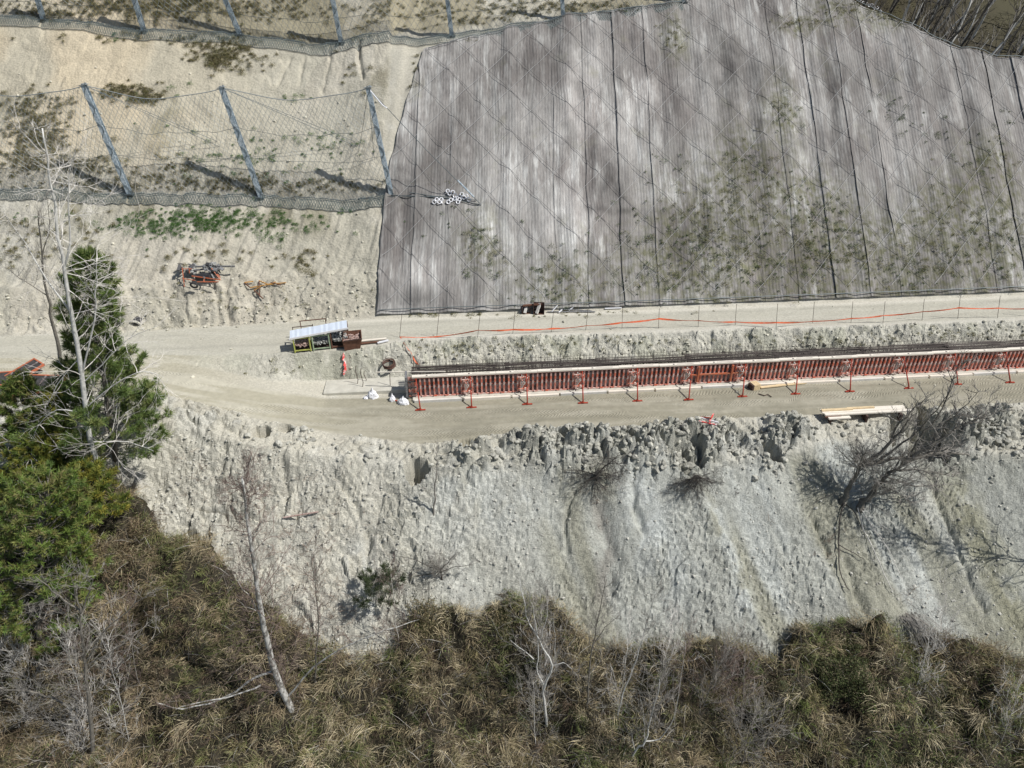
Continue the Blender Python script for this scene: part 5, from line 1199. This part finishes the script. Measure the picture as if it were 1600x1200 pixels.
tree('bare_tree', 'white crooked tree at the bottom edge right of the middle', (978, 1210), [(982, 1198), (995, 1170), (1008, 1158), (1016, 1125), (1028, 1085), (1030, 1060)], [([(1008, 1158), (1030, 1155), (1048, 1132), (1055, 1105)], .035), ([(992, 1172), (988, 1155), (985, 1140)], .025), ([(1008, 1158), (1005, 1120), (1000, 1090)], .02)], .075, 'bark_white', 'twig_grey', 50, (.8, 2.0), 2, .4, .3)
tree('bare_tree', 'dark slanting stem between the crooked white tree and the green bush', (1090, 1140), [(1092, 1130), (1100, 1100), (1112, 1070), (1124, 1040), (1140, 1005)], [], .045, 'bark_grey', 'twig_grey', 44, (.8, 1.9), 2, .5, .2)
tree('bare_tree', 'brown twiggy shrub below the scree, left of the dense green bush', (1140, 1110), [(1140, 1095), (1145, 1060), (1138, 1030)], [], .04, 'twig_red', 'twig_red', 60, (.8, 2.0), 2, .3, .1)
tree('bare_tree', 'tangled grey bare shrub in the shade at the lower right bottom', (1160, 1200), [(1160, 1190), (1170, 1150), (1185, 1110)], [([(1165, 1170), (1190, 1140), (1215, 1120)], .02)], .04, 'bark_grey', 'twig_grey', 60, (1, 2.4), 2, .3, .05)
tree('bare_tree', 'slender bare stem standing alone on the slope below the dark hollow', (678, 803), [(678, 800), (679, 770), (682, 735), (684, 700)], [], .075, 'twig_grey', 'twig_grey', 16, (.5, 1.2), 1, .6, .2)
tree('bare_shrub', 'leafless shrub clinging to the spoil heap above the dark gully', (932, 748), [(932, 744), (945, 728), (965, 712)], [([(932, 744), (905, 735), (875, 733)], .035), ([(932, 744), (908, 750), (880, 752)], .03), ([(932, 744), (912, 760), (895, 782)], .03), ([(932, 744), (950, 742), (975, 735)], .025)], .06, 'bark_dark', 'twig_dark', 60, (.6, 1.6), 2, .0, .0, cat='shrub', tdir=(-.1, -.5, -.1), tr=.018, ltw=9)
tree('bare_shrub', 'leafless shrub of fanning dark branches on the bare scree', (1092, 747), [(1092, 745), (1088, 742), (1080, 748)], [([(1092, 745), (1125, 760), (1160, 780), (1200, 800)], .03), ([(1092, 745), (1130, 755), (1170, 768)], .022), ([(1092, 745), (1065, 760), (1040, 780)], .03), ([(1092, 745), (1090, 770), (1092, 800)], .025), ([(1092, 745), (1060, 752), (1035, 768)], .025)], .06, 'bark_dark', 'twig_dark', 46, (.6, 1.7), 2, .0, .0, cat='shrub', tdir=(.1, -.6, -.1), tr=.018, ltw=9)
tree('bare_shrub', 'dark leafless shrub sprawling at the thicket edge above the tan bush', (690, 905), [(690, 900), (688, 890), (680, 884)], [([(688, 890), (672, 886), (640, 872), (600, 866)], .03), ([(688, 890), (700, 880), (715, 862)], .03), ([(690, 893), (720, 885), (745, 880)], .025), ([(688, 893), (650, 900), (610, 898), (560, 903)], .025), ([(690, 893), (660, 915), (620, 925)], .02)], .06, 'bark_dark', 'twig_grey', 50, (.5, 1.3), 2, .2, .0, cat='shrub', tr=.012)
# the fallen tree at right: two thick cut-off trunks leaning right, and roots running down
tree('fallen_tree', 'uprooted dark tree leaning right off the scree edge, left trunk of the pair', (1315, 786), [(1317, 781), (1328, 760), (1342, 735), (1353, 722)],
     [([(1350, 724), (1375, 722), (1400, 716), (1440, 712), (1475, 700)], 0.145), ([(1350, 724), (1370, 712), (1392, 690), (1412, 668), (1425, 645)], 0.131), ([(1392, 690), (1405, 660), (1430, 635), (1448, 620)], 0.072), ([(1375, 718), (1400, 700), (1435, 672), (1465, 640), (1490, 600)], 0.072), ([(1335, 745), (1345, 720), (1348, 700)], 0.058)], .21, 'bark_grey', 'twig_grey', 44, (1, 2.2), 2, .2, .5, ltw=14, tr=.028, wob=.06)
tree('fallen_tree', 'thick dark trunk beside the left one, its crown reaching to the right edge boards', (1347, 795), [(1345, 790), (1362, 772), (1378, 752), (1398, 735), (1420, 720)],
     [([(1420, 720), (1450, 712), (1480, 708), (1512, 710)], 0.145), ([(1415, 722), (1450, 700), (1480, 680), (1500, 665), (1530, 660)], 0.116), ([(1420, 720), (1432, 690), (1455, 665), (1478, 625), (1490, 590), (1510, 565)], 0.065), ([(1400, 735), (1440, 735), (1490, 745)], 0.058), ([(1385, 745), (1430, 760), (1475, 758)], 0.043), ([(1480, 680), (1475, 665), (1500, 640), (1530, 610)], 0.051), ([(1375, 755), (1400, 770), (1425, 785)], 0.029), ([(1500, 665), (1540, 650), (1570, 640)], 0.043)], .22, 'bark_grey', 'twig_grey', 50, (1, 2.4), 2, .15, .3, ltw=15, tr=.028, wob=.06)
t = thing('root', 'long pale roots running down the scree from the fallen trunks', 'roots', hit(1345, 795)); O = Vector(t.location)
for pts, r_, m_ in (([(1338, 795), (1345, 820), (1358, 850), (1372, 880), (1385, 910), (1392, 925)], .035, 'twig_pale'), ([(1345, 800), (1362, 825), (1380, 850), (1395, 880), (1408, 905)], .03, 'twig_pale'), ([(1316, 788), (1310, 815), (1308, 850), (1309, 880), (1314, 905), (1325, 925)], .055, 'bark_dark'), ([(1308, 853), (1325, 862), (1348, 875)], .035, 'bark_dark'), ([(1320, 790), (1335, 805), (1345, 830)], .035, 'bark_dark'), ([(1345, 795), (1375, 822), (1398, 838)], .02, 'twig_pale'), ([(1300, 775), (1270, 790), (1262, 815)], .02, 'bark_dark')):
    lp = [Vector(hit(a, b_))-O+Vector((0, -.08, .12+.1*RR.random())) for a, b_ in pts]; lp = smooth_path(lp, 3, .03)
    MB().tube(lp, [r_*(1-.6*i/len(lp)) for i in range(len(lp))], 5, False).build('root_strand', M[m_], t)
tree('bare_tree', 'bare tree beyond the right edge whose shadow falls on the scree', (1740, 900), [(1740, 890), (1745, 800), (1750, 700), (1752, 600)], [([(1742, 820), (1700, 770), (1680, 700)], .04), ([(1746, 780), (1780, 720), (1790, 640)], .04), ([(1750, 700), (1715, 640), (1700, 590)], .04)], .045, 'bark_grey', 'twig_grey', 60, (1.4, 3), 2, .2, .1, tr=.03)
t = thing('dry_stems', 'bundle of dry pale stems fanning down over the thicket edge right of the green bush', 'dry stems', hit(1420, 965)); mb = MB()
for k in range(60):
    a = Vector((RR.gauss(0, .35), RR.gauss(0, .2), .15)); d = Vector((RR.uniform(-.1, 1.2), -1.2, -.55+RR.uniform(-.2, .35)))
    mb.tube([a, a+d*.7+Vector((0, 0, .25)), a+d*1.4*RR.uniform(.7, 1.3)], [.018, .013, .005], 3, False)
mb.build('stem', M['twig_grey'], t)['kind'] = 'stuff'
# saplings among the thicket
spx = sorted(RR.uniform(20, 1580) for k in range(29)); spx = [q for q in spx if not (1230 < q < 1400 or 230 < q < 470)]; ORDS = ['leftmost', 'second', 'third', 'fourth', 'fifth', 'sixth', 'seventh', 'eighth', 'ninth', 'tenth', 'eleventh', 'twelfth', 'thirteenth', 'fourteenth', 'fifteenth', 'sixteenth', 'seventeenth', 'eighteenth', 'nineteenth', 'twentieth', 'twenty-first', 'twenty-second', 'twenty-third', 'twenty-fourth', 'twenty-fifth', 'twenty-sixth']
for k, px in enumerate(spx):
    py = RR.uniform(1010, 1190)
    if 1230 < px < 1400: continue
    h_ = RR.uniform(60, 170); ln = (px-800)*.0003*h_+RR.uniform(-10, 14)
    tree('bare_sapling', f'{ORDS[k] if k < len(spx)-1 else "rightmost"} thin leafless sapling from the left growing out of the dry thicket' if 0 < k < len(spx)-1 else f'{"leftmost" if k == 0 else "rightmost"} thin leafless sapling growing out of the dry thicket', (px, py), [(px, py-6), (px+ln*.5, py-h_*.5), (px+ln, py-h_)], [], .03, RR.choice(['twig_grey', 'twig_pale', 'bark_white']), RR.choice(['twig_grey', 'twig_red', 'twig_pale']), 30, (.7, 2.0), 2, .5, .1, group='leafless saplings in the thicket', cat='sapling', tr=.009)
# pale fallen sticks on the lower left slope
for (x0, y0, x1, y1, lab) in ((443, 812, 498, 803, 'weathered pinkish board lying on the left part of the slope'),):
    p = hit(x0, y0); q_ = hit(x1, y1); o = MB().beam((0, 0, 0), Vector(q_-p), .09, .04).build('old_board', M['scr_pink']); o.location = p+np.array([0, 0, .15]); tag(o, lab, 'board')
print('trees done')

# pines
def pine(name, lab, base, top, R0, cols, hs=.12, whorl=.55, ntuft=9, seed=1, ty=0.0, prof=None, nb_=6, nl=.26, tips=None, dens=24):
    b_ = hit(*base); t = thing(name, lab, 'pine tree', b_); O = Vector(b_); tp_ = Vector(aty(*top, b_[1]+ty))-O; Hh = tp_.length; ax = tp_.normalized()
    tk = [Vector((0, 0, -.3))]+[tp_*(k/8)+Vector((RR.gauss(0, .05), RR.gauss(0, .05), 0)) for k in range(1, 9)]
    MB().tube(tk, [max(.02, Hh*.012*(1-.85*k/8)) for k in range(9)], 7).build('trunk', M['bark_grey'], t, True)
    mb = MB(); TP = []; TD = []
    z = hs*Hh
    while z < Hh*.985:
        f = z/Hh; R1 = R0*(prof(f) if prof else (1-f)**.75)
        a0 = RR.random()*6.28
        for k in range(nb_):
            a = a0+6.283*k/nb_+RR.uniform(-.35, .35); L = R1*RR.uniform(.65, 1.15)+.15
            d = Vector((math.cos(a), math.sin(a), .12+.45*f)); p = ax*z; n = 6; pts = [p.copy()]
            for i in range(n):
                d = (d.normalized()+Vector((RR.gauss(0, .08), RR.gauss(0, .08), .07))).normalized(); p = p+d*L/n; pts.append(p.copy())
            mb.tube(pts, [max(.008, .018*L**.5*(1-.8*i/n)) for i in range(n+1)], 4, False)
            for j in range(max(3, int(ntuft*L/R0*1.2))):
                g = .30+.70*RR.random()**.7; i = min(n-1, int(g*n)); q_ = pts[i].lerp(pts[i+1], g*n-i if g < 1 else 1); dd = (pts[i+1]-pts[i]).normalized()
                s = Vector((RR.gauss(0, 1), RR.gauss(0, 1), RR.gauss(0, .5)+.2)).normalized(); off = L*.22*(1.25-g)+.12
                q2 = q_+(s*.8+dd*.5)*off*RR.uniform(.4, 1.1); mb.tube([q_, q2], [.008, .005], 3, False)
                TP.append(q2[:]); TD.append((s*.5+dd*.7+Vector((0, 0, .35)))[:])
                TP.append(((q_+q2)/2)[:]); TD.append((s*.5+dd*.7+Vector((0, 0, .35)))[:])
            TP.append(pts[-1][:]); TD.append((d+Vector((0, 0, .4)))[:])
        z += whorl*RR.uniform(.75, 1.2)*(1-.35*f)
    mb.build('branch', M['bark_grey'], t)['kind'] = 'stuff'
    TP = np.array(TP); TD = np.array(TD); TD /= np.linalg.norm(TD, axis=1, keepdims=True); m = len(TP); tone_ = rng.random(m)
    P2 = np.repeat(TP, dens, 0)+rng.normal(size=(m*dens, 3))*.03; D2 = np.repeat(TD, dens, 0)*.9+rng.normal(size=(m*dens, 3))*.62
    base_c = np.array(cols)[rng.integers(0, len(cols), m)]; C2 = np.repeat(base_c, dens, 0)*(1+.3*(rng.random((m*dens, 1))*2-1))
    P2 = P2+np.repeat(TD, dens, 0)*rng.uniform(-.1, .1, (m*dens, 1))
    blades('needles', P2, D2, rng.uniform(nl*.6, nl*1.1, m*dens), rng.uniform(.014, .03, m*dens), C2, M['needle'], t, droop=.05)['kind'] = 'stuff'
    return t
PG = [(.13, .19, .05), (.17, .235, .065), (.09, .14, .04), (.21, .24, .08)]
PB = [(.13, .20, .04), (.17, .24, .05), (.09, .14, .035), (.22, .24, .07), (.20, .18, .07)]
PY = [(.20, .21, .04), (.14, .18, .035), (.30, .27, .05), (.10, .14, .03)]
pine('pine_tree', 'big green pine behind the pale bare tree at the left', (178, 716), (138, 392), 4.1, PG, .04, .5, 15, ty=-.5, nb_=6, prof=lambda f: (1-f)**.8*(.85+.25*math.sin(f*9)), nl=.32, dens=26)
pine('pine_tree', 'bright green pine filling the left edge above the thicket', (62, 1010), (72, 752), 4.3, PB, .15, .5, 11, ty=0, prof=lambda f: (1-f)**.5, nb_=6)
pine('pine_tree', 'young pine tip in front of the orange framed panels', (46, 740), (33, 590), 2.0, PB, .2, .4, 8, prof=lambda f: (1-f)**.6, nb_=6)
pine('pine_tree', 'small pine tip just right of the young pine by the framed panels', (86, 770), (84, 615), 1.2, PY, .2, .45, 7, prof=lambda f: (1-f)**.6)
pine('pine_tree', 'low yellowish pine between the big pine and the bright green pine', (140, 850), (130, 735), 2.6, PY, .2, .45, 9, prof=lambda f: (1-f)**.5)
pine('pine_tree', 'low yellow-green pine left of the pale tree foot', (52, 800), (58, 690), 2.2, PY, .2, .45, 8, prof=lambda f: (1-f)**.5)
pine('pine_tree', 'small dark pine standing alone on the slope above the thicket', (592, 950), (592, 905), 1.5, [(.05, .07, .03), (.07, .09, .04)], .25, .45, 5, prof=lambda f: (1-f)**.3, nl=.3, dens=14, nb_=5)

# far wood behind the right-hand crest
vari = []
def farproto(k):
    t = thing('far_tree', 'slim leafless tree of the wood behind the right-hand crest', 'tree', (0, 0, 0), 0, 'bare trees of the wood behind the crest')
    h_ = 9+k; mb = MB(); pts = [Vector((0, 0, -.3))]+[Vector((h_*.16*(i/6)+RR.gauss(0, .15), RR.gauss(0, .15), h_*i/6)) for i in range(1, 7)]
    mb.tube(pts, [.17*(1-.8*i/6) for i in range(7)], 5, False).build('trunk', M[['bark_white', 'bark_grey', 'bark_dark'][k % 3]], t)
    mb = MB()
    for j in range(9):
        i = RR.randrange(2, 6); sprout(mb, pts[i], Vector((RR.gauss(0, .6), RR.gauss(0, .6), .8)), RR.uniform(1.5, 3.5), .05, 1, .4, .5, 3, 4)
    mb.build('twigs', M['twig_dark' if k % 3 else 'twig_grey'], t)['kind'] = 'stuff'; return t
prots = [farproto(k) for k in range(6)]
k = 0; tries = 0
while k < 260 and tries < 4000:
    tries += 1
    x = RR.uniform(18, 120); y = RR.uniform(34, 110)
    if y < float(Yr(np.array([x]))[0])+5: continue
    px = 800+FPX*x/((y-CAM[1])*math.cos(PITCH)+(24.5-float(Hg(np.array([x]), np.array([y]))[0]))*math.sin(PITCH))
    if px < 1180 or px > 1900: continue
    o = prots[k] if k < 6 else copy_tree(prots[k % 6])
    o.location = (x, y, gz(x, y)); o.rotation_euler = (RR.uniform(-.1, .1), RR.uniform(-.05, .25), RR.uniform(-.4, .4)); s = RR.uniform(.7, 1.3); o.scale = (s, s, s); k += 1
x, y = scatter(60000, lambda x, y: (y > Yr(x)+3)*sstep(.4, .6, fbm(x, y, 3, 3, 111)), (20, 110), (34, 100)); P_ = np.stack([x, y, Hg(x, y)], -1); n = len(x)
o = blades('woodland_litter', P_, upd(n, .3), rng.uniform(.3, .9, n), rng.uniform(.03, .08, n), pick(n, [(.09, .08, .045), (.06, .05, .032), (.12, .115, .055)], .3), M['straw'])
tag(o, 'brown and mossy undergrowth on the floor of the far wood', 'undergrowth', kind='stuff')
print('all done')
